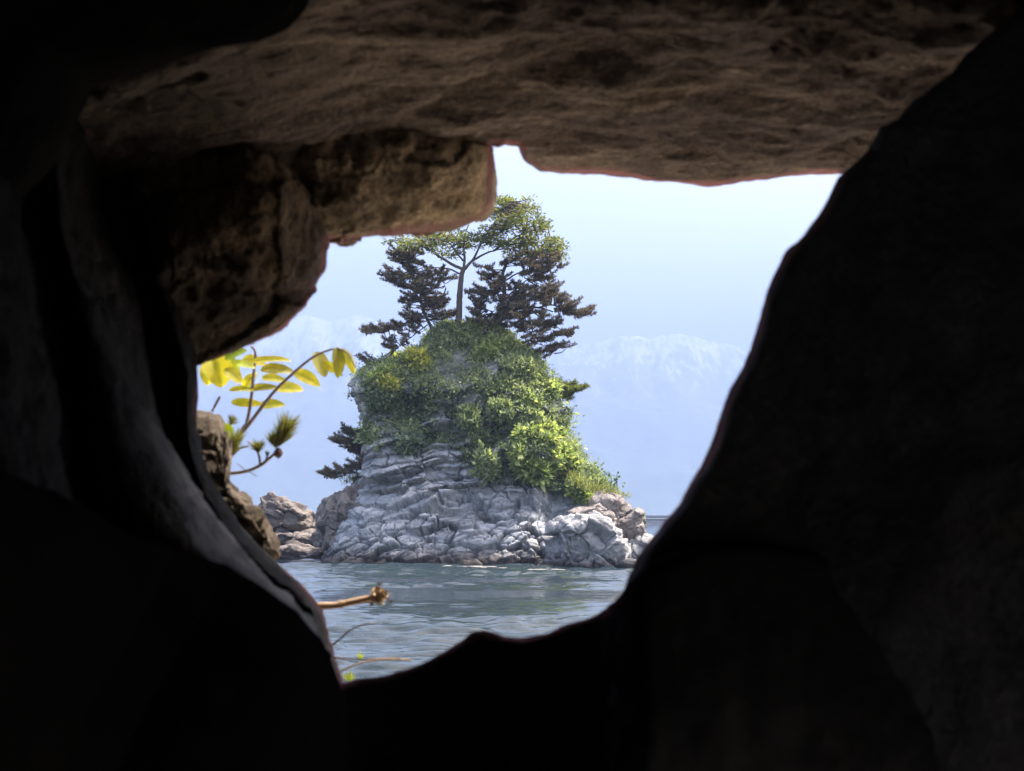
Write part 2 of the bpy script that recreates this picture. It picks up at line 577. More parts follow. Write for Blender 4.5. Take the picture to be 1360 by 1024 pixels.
L4 = [(60, 100), (80, 300), (106, 400), (128, 470), (142, 530), (154, 590), (172, 650), (208, 700), (262, 742), (318, 784), (364, 815), (400, 842), (422, 878), (441, 916), (452, 968), (480, 1200)]
L5 = [(30, 100), (50, 300), (76, 400), (90, 480), (96, 560), (98, 640), (110, 710), (160, 780), (220, 830), (280, 870), (330, 900), (370, 920), (400, 950), (425, 980), (440, 1010), (470, 1200)]
L6 = [(0, 100), (10, 260), (26, 360), (42, 440), (56, 500), (70, 560), (84, 640), (110, 760), (160, 850), (220, 910), (280, 950), (330, 980), (370, 1000), (400, 1030), (420, 1060), (450, 1200)]
L7 = [(-40, 100), (-22, 280), (-8, 380), (8, 460), (18, 520), (28, 580), (40, 660), (60, 780), (110, 880), (170, 940), (230, 980), (280, 1010), (320, 1040), (350, 1060), (380, 1090), (420, 1200)]
L8 = [(-260 + i * 18, 60 + i * 76) for i in range(16)]


def wl(l, ds):
    a = np.array(l, float)
    d = np.interp(np.linspace(0, 1, len(a)), np.linspace(0, 1, len(ds)), ds)
    return P(a[:, 0], a[:, 1], d)


def wworld(x, y):
    l = wl(Lr, [2.5])
    l[:, 0] = x + l[:, 0] * 0.1
    l[:, 1] = y
    return l


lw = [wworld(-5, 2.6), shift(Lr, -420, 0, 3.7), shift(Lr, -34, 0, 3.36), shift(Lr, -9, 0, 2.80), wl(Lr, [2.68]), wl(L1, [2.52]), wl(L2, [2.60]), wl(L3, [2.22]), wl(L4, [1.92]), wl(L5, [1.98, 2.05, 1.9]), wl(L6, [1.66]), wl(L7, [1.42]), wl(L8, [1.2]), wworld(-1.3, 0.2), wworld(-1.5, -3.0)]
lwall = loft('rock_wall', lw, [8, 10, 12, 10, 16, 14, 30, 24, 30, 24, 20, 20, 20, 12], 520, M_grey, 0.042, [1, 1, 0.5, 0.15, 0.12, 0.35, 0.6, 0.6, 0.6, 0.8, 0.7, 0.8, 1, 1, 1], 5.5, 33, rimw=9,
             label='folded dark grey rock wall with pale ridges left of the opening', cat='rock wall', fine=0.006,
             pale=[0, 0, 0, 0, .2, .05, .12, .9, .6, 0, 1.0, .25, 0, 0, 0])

# black boulder at the lower left, nearer than the wall
B0 = [(-900, 520), (-400, 560), (0, 628), (110, 672), (165, 706), (230, 728), (300, 750), (350, 778), (395, 812), (424, 846), (443, 886), (456, 914), (464, 960), (470, 1040), (480, 1300)]
ba = np.array(B0, float)


def bl(dx, dy, d):
    return P(ba[:, 0] + dx, ba[:, 1] + dy, d * np.interp(ba[:, 0], [-900, -50, 120, 260], [0.5, 0.55, 0.72, 1]))


bo = [bl(-60, 420, 2.3), bl(-14, 50, 2.0), bl(-3, 8, 1.86), bl(0, 0, 1.8), bl(-4, 10, 1.74), bl(-30, 70, 1.55), bl(-140, 260, 1.2), bl(-260, 700, 0.9), bl(-500, 2600, 0.5)]
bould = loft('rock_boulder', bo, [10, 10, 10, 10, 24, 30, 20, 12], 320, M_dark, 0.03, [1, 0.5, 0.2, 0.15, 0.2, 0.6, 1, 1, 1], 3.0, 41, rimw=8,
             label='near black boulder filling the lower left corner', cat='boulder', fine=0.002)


# ------------------------------------------------------------------ rocks inflated from their own outline
def star_radius(outline, th):
    o = np.array(outline, float)
    c = (o.min(0) + o.max(0)) / 2
    q = resample(np.vstack([o, o[:1]]), 2400) - c
    a = np.arctan2(q[:, 1], q[:, 0])
    r = np.hypot(q[:, 0], q[:, 1])
    k = np.argsort(a)
    a, r = a[k], r[k]
    return c, np.interp(th, np.concatenate([a[-8:] - 2 * np.pi, a, a[:8] + 2 * np.pi]), np.concatenate([r[-8:], r, r[:8]]))


def unit_(v):
    return v / (np.linalg.norm(v, axis=-1, keepdims=True) + 1e-12)


def inflate(name, outline, Y, half, mat, label=None, cat=None, nt=260, nf=110, k=0.5, amp=0.02, freq=5, blocks=0.0, bfreq=2.0, seed=0, rimw=12, bstretch=(1, 1, 1), lean=0.0, attrs=None, fine=0.1, parent=None, front=(0, 0)):
    th = np.linspace(-np.pi, np.pi, nt, endpoint=False)
    c, r = star_radius(outline, th)
    ph = np.linspace(-np.pi / 2, np.pi / 2, nf)
    cr = np.abs(np.cos(ph)) ** k
    T, H = np.meshgrid(th, ph, indexing='ij')
    rr = r[:, None] * cr[None, :]
    px = c[0] + rr * np.cos(T)
    py = c[1] + rr * np.sin(T)
    dY = half * np.sign(np.sin(H)) * np.abs(np.sin(H)) ** 0.9
    fr_ = np.clip(-np.sin(H), 0, 1) ** 1.3
    base = P(px + front[0] * fr_, py + front[1] * fr_, Y + dY)
    n = normals(base)
    cen = base.mean((0, 1))
    sgn = np.sign((n * (base - cen)).sum(-1).mean())
    n = n * sgn
    pole = sstep(0.96, 0.995, np.abs(np.sin(H)))[..., None]
    n = unit_(n * (1 - pole) + np.stack([0 * H, np.sign(H), 0 * H], -1) * pole)
    q = base.reshape(-1, 3)
    d = amp * (fbm(q * freq, 4, seed) + 0.6 * (ridged(q * freq * 0.7, 3, seed + 4) - 0.4)) + amp * fine * fbm(q * freq * 9, 3, seed + 8)
    if blocks:
        wq = q * bfreq * np.array(bstretch) + 0.22 * np.stack([fbm(q * bfreq * 1.3, 3, seed + 3 + k) for k in range(3)], -1)
        h1, g1 = facets(wq, seed, 0.9)
        h2, g2 = facets(wq * 2.6, seed + 40, 0.9)
        d = d + blocks * (h1 - (0.05 if Y < 10 else 0.20) * (1 - sstep(0, 0.07, g1)) + (0.30 if Y < 10 else 0.16) * h2)
    edge = (0.25 + 0.75 * np.abs(np.sin(H)).reshape(-1) ** 0.8) if Y < 10 else np.ones(len(q))
    V = q + n.reshape(-1, 3) * (d * edge)[:, None]
    a = {'rim': rim_attr(V, rimw) if Y < 10 else np.zeros(len(V))}
    o = mesh_obj(name, V, grid_faces(nt, nf, True), mat, parent, attrs=a)
    return tag(o, label, cat)


inflate('hanging_rock', [(205, 250), (260, 236), (330, 240), (400, 256), (426, 276), (437, 322), (431, 362), (406, 408), (372, 438), (331, 460), (292, 474), (268, 482), (250, 488), (238, 478), (230, 440), (218, 400), (200, 340)],
        2.72, 0.24, M_block, 'rounded brown rock bulging from the left side of the opening', 'rock', 340, 140, 0.42, 0.060, 4.5, 0.026, 5.0, 5, rimw=9, front=(-60, -110), fine=0.22)
inflate('ceiling_block', [(380, 215), (430, 190), (520, 178), (600, 176), (640, 176), (650, 190), (650, 268), (642, 284), (602, 296), (560, 304), (520, 309), (470, 315), (432, 318), (405, 300), (385, 260)],
        2.85, 0.24, M_sq, 'squared brown rock block hanging beside the notch of the opening', 'rock block', 360, 140, 0.30, 0.040, 6, 0.022, 5.0, 9, rimw=9, front=(-30, -95), fine=0.22)
inflate('overhanging_rock', [(-500, -420), (470, -420), (420, -60), (408, 5), (382, 38), (330, 58), (258, 68), (190, 92), (120, 108), (84, 170), (40, 240), (-60, 330), (-500, 420)],
        1.75, 0.5, M_dark, 'black rock overhang across the top left corner', 'rock overhang', 300, 100, 0.5, 0.05, 3, 0.03, 3.0, 15)
inflate('lip_rock', [(225, 560), (256, 551), (276, 549), (290, 553), (299, 570), (301, 590), (296, 606), (304, 640), (334, 676), (352, 694), (368, 716), (374, 740), (356, 752), (310, 720), (262, 670), (236, 620)],
        3.5, 0.13, M_lip, 'sunlit tan rock on the outer lip below the yellow leaves', 'rock', 300, 120, 0.6, 0.022, 11, 0.024, 12.0, 19, rimw=0.1)


# ------------------------------------------------------------------ ground: one sheet (shore, sea bed, land under the mountains)
def axis(*parts):
    return np.unique(np.concatenate([np.linspace(a, b, n) for a, b, n in parts]))


gx = axis((-9000, -200, 12), (-200, -12, 16), (-12, 12, 60), (12, 200, 16), (200, 9000, 12))
gy = axis((-200, -10, 10), (-10, 30, 90), (30, 200, 14), (200, 9500, 14))
GX, GY = np.meshgrid(gx, gy, indexing='ij')
GZ = np.interp(GY, [-200, 7, 12.5, 18, 60, 200, 9500], [0.9, 0.72, 0.05, -0.6, -1.4, -1.6, -1.8])
gp = np.stack([GX, GY, GZ], -1).reshape(-1, 3)
gp[:, 2] += 0.05 * fbm(gp * np.array([0.9, 0.9, 0]), 3, 2) * (gp[:, 1] < 20)
M_sand = plain_mat('shore_sand', (0.24, 0.20, 0.15), (0.38, 0.33, 0.26), 1.2, 0.95, 0.02)
tag(mesh_obj('ground', gp, grid_faces(len(gx), len(gy)), M_sand), kind='structure')

# ------------------------------------------------------------------ sea
ys = [9.0]
while ys[-1] < 9000:
    y = ys[-1]
    ys.append(y * (1.0026 if y < 75 else 1.03 if y < 600 else 1.15))
ys = np.array(ys)
tx = np.concatenate([np.linspace(-1.6, -0.3, 26)[:-1], np.linspace(-0.3, 0.3, 460), np.linspace(0.3, 1.6, 26)[1:]])
YY, TT = np.meshgrid(ys, tx, indexing='ij')
sp_ = np.stack([YY * TT, YY, 0 * YY], -1)
q = sp_.reshape(-1, 3)
near = 1 - sstep(60, 110, q[:, 1])
band = np.interp(q[:, 1] + 1.6 * fbm(q * np.array([0.05, 0.12, 0]), 2, 52) - 0.04 * q[:, 0], [15, 27, 33, 36, 41, 42.5, 46, 47, 49, 52, 66], [1.25, 1.2, 1.0, 0.34, 0.34, 1.7, 1.7, 0.35, 0.6, 2.0, 2.2])
gust = 0.35 + 0.9 * sstep(-0.35, 0.35, fbm(q * np.array([0.10, 0.30, 0]), 3, 51))
wv = 0.035 * fbm(q * np.array([0.30, 1.1, 0]), 2, 61) + 0.055 * fbm(q * np.array([0.8, 3.0, 0]) + 3, 1, 63) + 0.048 * fbm(q * np.array([1.5, 5.6, 0]) + 9, 1, 64) + 0.020 * fbm(q * np.array([2.6, 9.5, 0]) + 5, 1, 66) * (q[:, 1] < 34)
rip = np.clip((band * gust - 0.35) / 1.9, 0, 1)
q[:, 2] = wv * near * band * gust * 0.8
t = NT('sea_water')
geo = t.n('ShaderNodeNewGeometry').outputs['Position']
mp = t.n('ShaderNodeMapping', {'Vector': geo, 'Scale': (1.0, 2.2, 1.0)}).outputs['Vector']
n1 = t.noise(mp, 3.5, 3, 0.55, 0.6)
n2 = t.noise(mp, 0.8, 3, 0.5)
h = t.math('ADD', n1, t.math('MULTIPLY', n2, 1.5))
rp = t.attr('rip')
bp = t.n('ShaderNodeBump', {'Height': h, 'Strength': t.math('ADD', 0.2, t.math('MULTIPLY', rp, 0.5)), 'Distance': 0.022})
shal = t.noise(geo, 0.12, 3, 0.5)
wc = t.mix(shal, (0.013, 0.019, 0.025), (0.016, 0.027, 0.031))
bs = t.n('ShaderNodeBsdfPrincipled', {'Base Color': wc, 'Roughness': t.math('ADD', 0.03, t.math('MULTIPLY', rp, 0.05)), 'IOR': 1.333, 'Normal': bp.outputs[0]})
M_sea = t.done(bs.outputs[0])
tag(mesh_obj('water', q, grid_faces(len(ys), len(tx)), M_sea, attrs={'rip': rip}), kind='structure')

# ------------------------------------------------------------------ far mountains
def mountain(name, crest, y0, y1, mat, seed, rough):
    cx = np.linspace(-700, 2100, 620)
    v = np.concatenate([np.linspace(0, 1, 120), np.linspace(1.02, 1.6, 16)])
    cz = np.interp(cx, [c[0] for c in crest], [c[1] for c in crest])
    C = P(cx, cz, np.full(len(cx), y1))
    Zc = C[:, 2]
    Y = y0 + (y1 - y0) * v
    X = C[:, 0][:, None] * (Y[None, :] / y1)
    Yg = np.broadcast_to(Y[None, :], X.shape)
    prof = np.where(v < 1, v ** 1.15, 1 - (v - 1) * 1.6)
    Z = Zc[:, None] * prof[None, :]
    q = np.stack([X, Yg, Z], -1).reshape(-1, 3)
    r = ridged(q * np.array([1, 0.45, 0]) / 520, 5, seed)
    amp = np.repeat(np.sin(np.pi * np.clip(v, 0, 1) ** 0.8)[None, :] * 0.9 + 0.22 * (v > 0.6)[None, :], len(cx), 0).reshape(-1)
    q[:, 2] += (r - 0.35) * rough * amp * (Zc[:, None] / Zc.max() * np.ones_like(Z)).reshape(-1)
    q[:, 2] = np.where(np.broadcast_to(v[None, :] == 0, X.shape).reshape(-1), -2, q[:, 2])
    o = mesh_obj(name, q, grid_faces(len(cx), len(v)), mat)
    return tag(o, kind='structure')


def mtn_mat(name, forest, rock, snow_z):
    t = NT(name)
    geo = t.n('ShaderNodeNewGeometry').outputs['Position']
    z = t.n('ShaderNodeSeparateXYZ', {'Vector': geo}).outputs['Z']
    mp = t.n('ShaderNodeMapping', {'Vector': geo, 'Scale': (1.0, 0.16, 0.22)}).outputs['Vector']
    n = t.noise(mp, 0.034, 6, 0.68, 0.6)
    n2 = t.noise(mp, 0.05, 5, 0.6)
    hh = t.math('ADD', t.math('DIVIDE', z, snow_z), t.math('MULTIPLY', t.math('SUBTRACT', n, 0.5), 2.4))
    col = t.mix(n2, forest, rock)
    s = t.ramp(hh, [(0.82, (0, 0, 0)), (0.97, (1, 1, 1))])
    col = t.mix(t.math('MULTIPLY', s, 0.55), col, (0.62, 0.66, 0.72))
    bs = t.n('ShaderNodeBsdfPrincipled', {'Base Color': col, 'Roughness': 0.9})
    return t.done(bs.outputs[0])


mountain('mountains', [(-700, 455), (-300, 430), (0, 440), (200, 452), (330, 432), (385, 420), (410, 415), (440, 424), (470, 419), (500, 424), (560, 440), (640, 452), (700, 462), (750, 463), (775, 461), (800, 457), (822, 449), (845, 447), (862, 452), (885, 444),
                       (903, 443), (922, 448), (945, 455), (985, 462), (1060, 470), (1200, 452), (1500, 462), (2100, 450)], 5200, 7600, mtn_mat('snowy_mountain', (0.04, 0.06, 0.07), (0.10, 0.11, 0.13), 980), 5, 190)
mountain('foothills', [(-700, 560), (0, 545), (300, 540), (480, 548), (640, 530), (730, 528), (790, 538), (850, 545), (920, 552), (990, 560), (1100, 575), (1500, 560), (2100, 570)], 3900, 4900,
         mtn_mat('wooded_hill', (0.025, 0.05, 0.03), (0.06, 0.09, 0.06), 4000), 9, 60)

# ------------------------------------------------------------------ haze
def box(name, a, b, mat):
    V = np.array([(x, y, z) for x in (a[0], b[0]) for y in (a[1], b[1]) for z in (a[2], b[2])], float)
    Fq = np.array([(0, 1, 3, 2), (4, 6, 7, 5), (0, 4, 5, 1), (2, 3, 7, 6), (0, 2, 6, 4), (1, 5, 7, 3)])
    return mesh_obj(name, V, Fq, mat, smooth=False)


hm = bpy.data.materials.new('haze_air')
hm.use_nodes = True
hn = hm.node_tree
hn.nodes.clear()
ho = hn.nodes.new('ShaderNodeOutputMaterial')
pv = hn.nodes.new('ShaderNodeVolumePrincipled')
pv.inputs['Color'].default_value = (0.206, 0.274, 0.448, 1)
pv.inputs['Density'].default_value = 0.00039
pv.inputs['Anisotropy'].default_value = 0.0
hn.links.new(pv.outputs[0], ho.inputs['Volume'])
tag(box('haze', (-9400, -210, -3.2), (9400, 10200, 1150), hm), kind='stuff')

# ------------------------------------------------------------------ breakwater on the horizon
M_conc = plain_mat('weathered_concrete', (0.16, 0.16, 0.17), (0.26, 0.26, 0.27), 0.8)
bw = empty('breakwater', P(960, 690, 300))
tag(bw, 'low grey concrete breakwater on the horizon behind the tilted boulder', 'breakwater')
x0, x1 = P(846, 690, 300)[0], P(2100, 690, 300)[0]
nseg = 28
Vs, Fs = [], []
for k in range(nseg):
    a = x0 + (x1 - x0) * k / nseg
    b = x0 + (x1 - x0) * (k + 0.985) / nseg
    prof = [(298, -2.5), (299.2, 0.9), (299.2, 1.3), (300.6, 1.35 + 0.05 * (k % 2)), (300.6, 0.9), (303, -2.5)]
    o = len(Vs)
    Vs += [(a, y, z) for y, z in prof] + [(b, y, z) for y, z in prof]
    Fs += [(o + i, o + i + 1, o + i + 7, o + i + 6) for i in range(5)]
    Fs += [(o, o + 6, o + 11, o + 5)]
mesh_obj('wall', local(np.array(Vs), bw), np.array(Fs), M_conc, bw, smooth=False)
Vs, Fs = [], []
cap = [(299.0, 1.36), (299.0, 1.95), (300.1, 1.95), (300.1, 1.36)]
Vs = [(x0, y, z + 0.05) for y, z in cap] + [(x1, y, z + 0.05) for y, z in cap]
mesh_obj('parapet', local(np.array(Vs), bw), np.array([(0, 1, 5, 4), (1, 2, 6, 5), (2, 3, 7, 6), (3, 0, 4, 7), (0, 3, 2, 1), (4, 5, 6, 7)]), M_conc, bw, smooth=False)


# ------------------------------------------------------------------ the rock island
def stain(t, col, geo):
    m = t.n('ShaderNodeMapping', {'Vector': geo, 'Scale': (0.9, 0.9, 0.5)}).outputs['Vector']
    a = t.noise(m, 0.8, 5, 0.6)
    col = t.mix(t.ramp(a, [(0.54, (0, 0, 0)), (0.68, (0.55, 0.55, 0.55))]), col, (0.25, 0.24, 0.235))
    b = t.noise(m, 1.9, 5, 0.65)
    col = t.mix(t.ramp(b, [(0.60, (0, 0, 0)), (0.74, (0.45, 0.45, 0.45))]), col, (0.48, 0.49, 0.52))
    k = t.attr('crack')
    col = t.mix(t.math('MULTIPLY', k, 0.72), col, (0.045, 0.045, 0.048))
    g = t.attr('moss')
    col = t.mix(t.math('MULTIPLY', g, 0.8), col, (0.075, 0.090, 0.070))
    return col


M_isl = rock_mat('grey_sea_rock', (0.16, 0.164, 0.174), (0.285, 0.293, 0.312), (0.375, 0.38, 0.398), 0.55, 0.06, (0.8, 0.8, 1.9), None, 0.92, (0.22, 0.95, (0.060, 0.050, 0.046)), stain)
M_brn = rock_mat('brown_shore_rock', (0.075, 0.062, 0.056), (0.125, 0.105, 0.095), (0.19, 0.165, 0.145), 0.8, 0.05, (0.8, 0.8, 1.9), None, 0.92, (0.10, 0.50, (0.05, 0.042, 0.04)))
M_bld = rock_mat('shore_boulder', (0.14, 0.138, 0.140), (0.235, 0.232, 0.235), (0.32, 0.31, 0.30), 0.7, 0.06, (0.8, 0.8, 1.9), None, 0.92, (0.10, 0.55, (0.055, 0.045, 0.042)))
M_tan = rock_mat('tan_sea_rock', (0.105, 0.088, 0.080), (0.175, 0.152, 0.140), (0.26, 0.235, 0.21), 0.8, 0.05, (0.8, 0.8, 1.9), None, 0.92, (0.10, 0.50, (0.055, 0.045, 0.042)))

IY = 69.0
edge = np.array([(424, 603, 625), (430, 590, 640), (440, 578, 662), (455, 570, 680), (465, 562, 692), (472, 540, 702), (482, 512, 711), (492, 488, 719), (503, 470, 728), (515, 467, 736), (525, 469, 741), (536, 478, 742), (548, 484, 747), (562, 484, 747),
                 (575, 486, 748), (590, 484, 757), (605, 486, 767), (620, 484, 777), (635, 480, 792), (650, 474, 806), (665, 466, 818), (680, 458, 824), (695, 450, 826), (710, 446, 826), (725, 440, 826), (742, 432, 824), (760, 428, 822), (800, 420, 830)], float)
NZ, NTH = 300, 900
pyv = np.linspace(435, 800, NZ)
xl = np.interp(pyv, edge[:, 0], edge[:, 1])
xr = np.interp(pyv, edge[:, 0], edge[:, 2])
Lp = P(xl, pyv, np.full(NZ, IY)); Rp = P(xr, pyv, np.full(NZ, IY))
zc = Lp[:, 2]
cxv = (Lp[:, 0] + Rp[:, 0]) / 2
hx = (Rp[:, 0] - Lp[:, 0]) / 2
# front depth by height: steep upper stack, talus foot
hyf = np.interp(zc, [-3, 0.0, 1.2, 2.6, 3.2, 5.0, 8.2, 9.6, 11.3], [8.0, 6.6, 5.6, 4.6, 4.1, 3.7, 2.9, 1.8, 0.35])
hyb = np.interp(zc, [-3, 0, 3, 8, 11.3], [6, 5, 4.2, 3, 0.35])
# angles: 640 of the columns on the side towards the viewer
tha = np.concatenate([np.linspace(np.pi, 2 * np.pi, 660, endpoint=False), np.linspace(0, np.pi, 240, endpoint=False)])
ct, st_ = np.cos(tha), np.sin(tha)
ex = 0.72
CX = np.sign(ct) * np.abs(ct) ** ex
SY = np.sign(st_) * np.abs(st_) ** ex
Xg = cxv[None, :] + hx[None, :] * CX[:, None]
Yg = IY + np.where(SY[:, None] < 0, hyf[None, :], hyb[None, :]) * SY[:, None]
Zg = np.broadcast_to(zc[None, :], Xg.shape)
G = np.stack([Xg, Yg, Zg], -1)
nr = normals(G)
cen = np.stack([np.broadcast_to(cxv[None, :], Xg.shape), np.full_like(Xg, IY), Zg], -1)
sg = np.sign((nr * (G - cen)).sum(-1, keepdims=True))
nr = nr * np.where(sg == 0, 1, sg)
q = G.reshape(-1, 3)
n_ = nr.reshape(-1, 3)
foot = 1 - sstep(1.9, 3.0, q[:, 2] + 0.35 * fbm(q * 0.5, 2, 3) - 0.10 * (q[:, 0] + 2))
warp = 0.35 * np.stack([fbm(q * 0.9, 3, s) for s in (1, 2, 3)], -1)
# tilted beds, rising to the right
bz = q[:, 2] - 0.20 * q[:, 0] * (1 - sstep(-1.0, 3.0, q[:, 0])) + 0.20 * 0.6 * sstep(-1, 3, q[:, 0]) + 0.5 * fbm(q * 0.45, 3, 21)
f = bz / 0.50
fr = f - np.floor(f)
hard = _hash(np.floor(f).astype(np.int64), np.floor(q[:, 0] * 0.45 + 0.7 * fbm(q * 0.7, 2, 9)).astype(np.int64), np.zeros(len(q), np.int64), 5)
led = (sstep(0, 0.10, fr) * (1 - 0.65 * sstep(0.15, 1.0, fr))) * (0.3 + 1.1 * hard) * 0.42 - 0.16
wq = q + 0.30 * np.stack([fbm(q * 0.9, 4, s) for s in (1, 2, 3)], -1)
wq[:, 2] = bz + 0.3 * (wq[:, 2] - q[:, 2])
h1, g1 = facets(wq * np.array([0.42, 0.42, 0.75]), 31, 1.0)
h2, g2 = facets(wq * np.array([0.95, 0.95, 2.1]), 37, 1.0)
h3, g3 = facets(wq * np.array([2.4, 2.4, 4.2]), 39, 1.0)
cliff = 1.15 * led + 0.60 * h1 + 0.22 * h2 - 0.16 * (1 - sstep(0, 0.07, g2)) + 0.05 * h3
# heaped angular stones of the foot, lying on the slope
rq = wq.copy()
ang = 0.26
rq[:, 2] = q[:, 2]
rq[:, 0], rq[:, 2] = rq[:, 0] * math.cos(ang) + rq[:, 2] * math.sin(ang), -rq[:, 0] * math.sin(ang) + rq[:, 2] * math.cos(ang)
s1, sg1 = facets(rq * np.array([0.72, 0.9, 1.9]), 43, 0.55)
s2, sg2 = facets(rq * np.array([1.7, 1.9, 3.6]), 47, 0.7)
big_ = 0.45 + 0.75 * sstep(-0.3, 0.3, fbm(q * 0.55, 2, 59))
stone = 0.50 * s1 - 0.40 * (1 - sstep(0, 0.11, sg1)) + 0.14 * s2 - 0.12 * (1 - sstep(0, 0.10, sg2))
crack = foot * np.maximum(1 - sstep(0.02, 0.11, sg1), 0.7 * (1 - sstep(0.02, 0.10, sg2)))
crack = crack + (1 - foot) * np.maximum(np.maximum(1 - sstep(0.0, 0.07, g2), sstep(0.86, 0.97, fr) * (hard > 0.35)), 0.0 * g3)
crack = crack * sstep(-0.35, 0.2, fbm(q * 1.3, 3, 58))
up = sstep(0.0, 1.2, zc[0] - q[:, 2] + 0)          # calm the very top
disp = (1 - foot) * cliff + foot * stone * big_ + 0.12 * (1 - 0.75 * foot) * fbm(q * 2.6, 5, 51, 0.6) + 0.035 * fbm(q * 11, 3, 53)
# alcove in the shade of the upper left face, dark hollow low on the right
px_, py_ = PX(q)
disp -= 1.3 * np.exp(-(((px_ - 545) / 34) ** 2 + ((py_ - 545) / 42) ** 2)) * (q[:, 1] < IY)
disp -= 1.1 * np.exp(-(((px_ - 742) / 26) ** 2 + ((py_ - 660) / 42) ** 2)) * (q[:, 1] < IY)
disp += 0.7 * np.exp(-(((px_ - 690) / 40) ** 2 + ((py_ - 590) / 50) ** 2)) * (q[:, 1] < IY)
side = np.abs(np.repeat(CX, NZ))
disp = disp * (1 - 0.65 * sstep(0.55, 0.95, side)) * (1 - 0.7 * sstep(0.25, 0.7, n_[:, 2]) * (q[:, 2] > 6))
V = q + n_ * (disp * (0.25 + 0.75 * up))[:, None]
V[:, 2] = np.where(q[:, 2] < -0.4, q[:, 2], V[:, 2])
# vegetated part of the rock
px_, py_ = PX(V)
VEG = np.array([(600, 428), (650, 428), (672, 440), (695, 462), (715, 480), (730, 505), (748, 530), (748, 560), (760, 590), (775, 615), (800, 640), (812, 652), (800, 668), (775, 672), (752, 650), (735, 655), (712, 640), (690, 646), (668, 640), (645, 640),
                (628, 625), (612, 600), (585, 590), (560, 600), (535, 600), (510, 590), (488, 588), (484, 560), (486, 535), (482, 515), (478, 500), (500, 482), (540, 468), (568, 470), (572, 440)], float)


def inside(px, py, poly):
    c = np.zeros(px.shape, bool)
    j = len(poly) - 1
    for i in range(len(poly)):
        xi, yi = poly[i]; xj, yj = poly[j]
        hit = ((yi > py) != (yj > py)) & (px < (xj - xi) * (py - yi) / (yj - yi + 1e-9) + xi)
        c ^= hit
        j = i
    return c


wob = 26 * fbm(V * 1.0, 3, 71)
veg = inside(px_ + wob, py_ + wob * 0.7, VEG) | ((V[:, 1] > IY) & (V[:, 2] > 4.5))
bare = 0.5 * np.exp(-(((px_ - 592) / 30) ** 2 + ((py_ - 480) / 26) ** 2)) + 1.1 * np.exp(-(((px_ - 480) / 20) ** 2 + ((py_ - 530) / 40) ** 2)) + 0.9 * np.exp(-(((px_ - 742) / 12) ** 2 + ((py_ - 560) / 34) ** 2))
dens = veg * np.clip(1 - 0.95 * bare, 0.0, 1) * np.clip(0.55 + 1.7 * fbm(V * 1.2, 3, 73), 0.0, 1)
ISL_V, ISL_N, ISL_PX, ISL_PY, ISL_D = V, n_, px_, py_, dens
isl = mesh_obj('rock_island', V, grid_faces(len(tha), NZ, True), M_isl, attrs={'moss': np.clip(dens * 1.2 + 0.6 * veg, 0, 1), 'crack': np.clip(1.1 * crack, 0, 1)})
tag(isl, 'tall grey sea stack rising from the water, overgrown with green on top', 'rock island')

# ---- separate boulders round the stack
inflate('sea_boulder', [(424, 700), (426, 686), (434, 670), (446, 655), (462, 643), (476, 638), (488, 645), (494, 680), (492, 715), (482, 735), (450, 738), (430, 730)], 68.2, 2.0, M_tan,
        'brown boulder with yellow lichen against the left foot of the sea stack', 'boulder', 200, 110, 0.45, 0.35, 0.8, 0.45, 0.9, 61)
inflate('sea_boulder', [(736, 700), (745, 690), (765, 688), (790, 690), (806, 696), (820, 712), (832, 730), (836, 750), (834, 776), (790, 778), (750, 776), (734, 760), (733, 730)], 60.2, 1.8, M_bld,
        'largest grey boulder at the waterline on the right, with pale cracked top', 'boulder', 260, 130, 0.42, 0.30, 0.9, 0.50, 0.85, 67)
inflate('sea_boulder', [(806, 700), (815, 690), (830, 684), (846, 678), (853, 682), (855, 694), (856, 706), (850, 718), (838, 727), (826, 728), (814, 718), (806, 708)], 62.5, 0.9, M_tan,
        'tilted grey boulder perched behind the big waterline boulder', 'boulder', 200, 90, 0.36, 0.16, 1.2, 0.20, 1.3, 71)
inflate('sea_boulder', [(828, 722), (845, 712), (862, 716), (880, 730), (890, 760), (880, 782), (840, 780), (826, 760)], 62.0, 1.0, M_bld,
        'low grey rock under the tilted boulder beside the black slab', 'boulder', 160, 80, 0.5, 0.2, 1.2, 0.25, 1.2, 73)
inflate('sea_boulder', [(784, 664), (796, 657), (812, 656), (826, 658), (833, 668), (834, 684), (826, 694), (800, 694), (786, 684)], 63.4, 1.1, M_tan,
        'flat-topped brown block under the grass tuft', 'boulder', 160, 90, 0.34, 0.14, 1.2, 0.2, 1.1, 79)
inflate('sea_boulder', [(753, 690), (756, 680), (768, 676), (784, 672), (796, 668), (806, 676), (800, 686), (782, 694), (764, 700)], 61.8, 0.8, M_tan,
        'long pale slab lying on top of the big boulder', 'boulder', 160, 80, 0.4, 0.12, 1.4, 0.16, 1.5, 83)
inflate('sea_boulder', [(776, 692), (782, 682), (800, 680), (814, 684), (818, 696), (806, 704), (786, 704)], 61.2, 0.7, M_tan,
        'small pale boulder between the long slab and the tilted boulder', 'boulder', 140, 70, 0.45, 0.10, 1.6, 0.14, 1.6, 89)
inflate('shore_rock', [(335, 690), (343, 672), (352, 668), (360, 661), (368, 659), (376, 658), (386, 664), (396, 672), (408, 682), (416, 692), (420, 706), (400, 716), (360, 716), (338, 708)], 76.0, 1.8, M_brn,
        'peaked brown rock standing apart in the water left of the sea stack', 'rock', 200, 100, 0.45, 0.30, 0.9, 0.45, 0.8, 97, bstretch=(0.7, 1, 1.6))
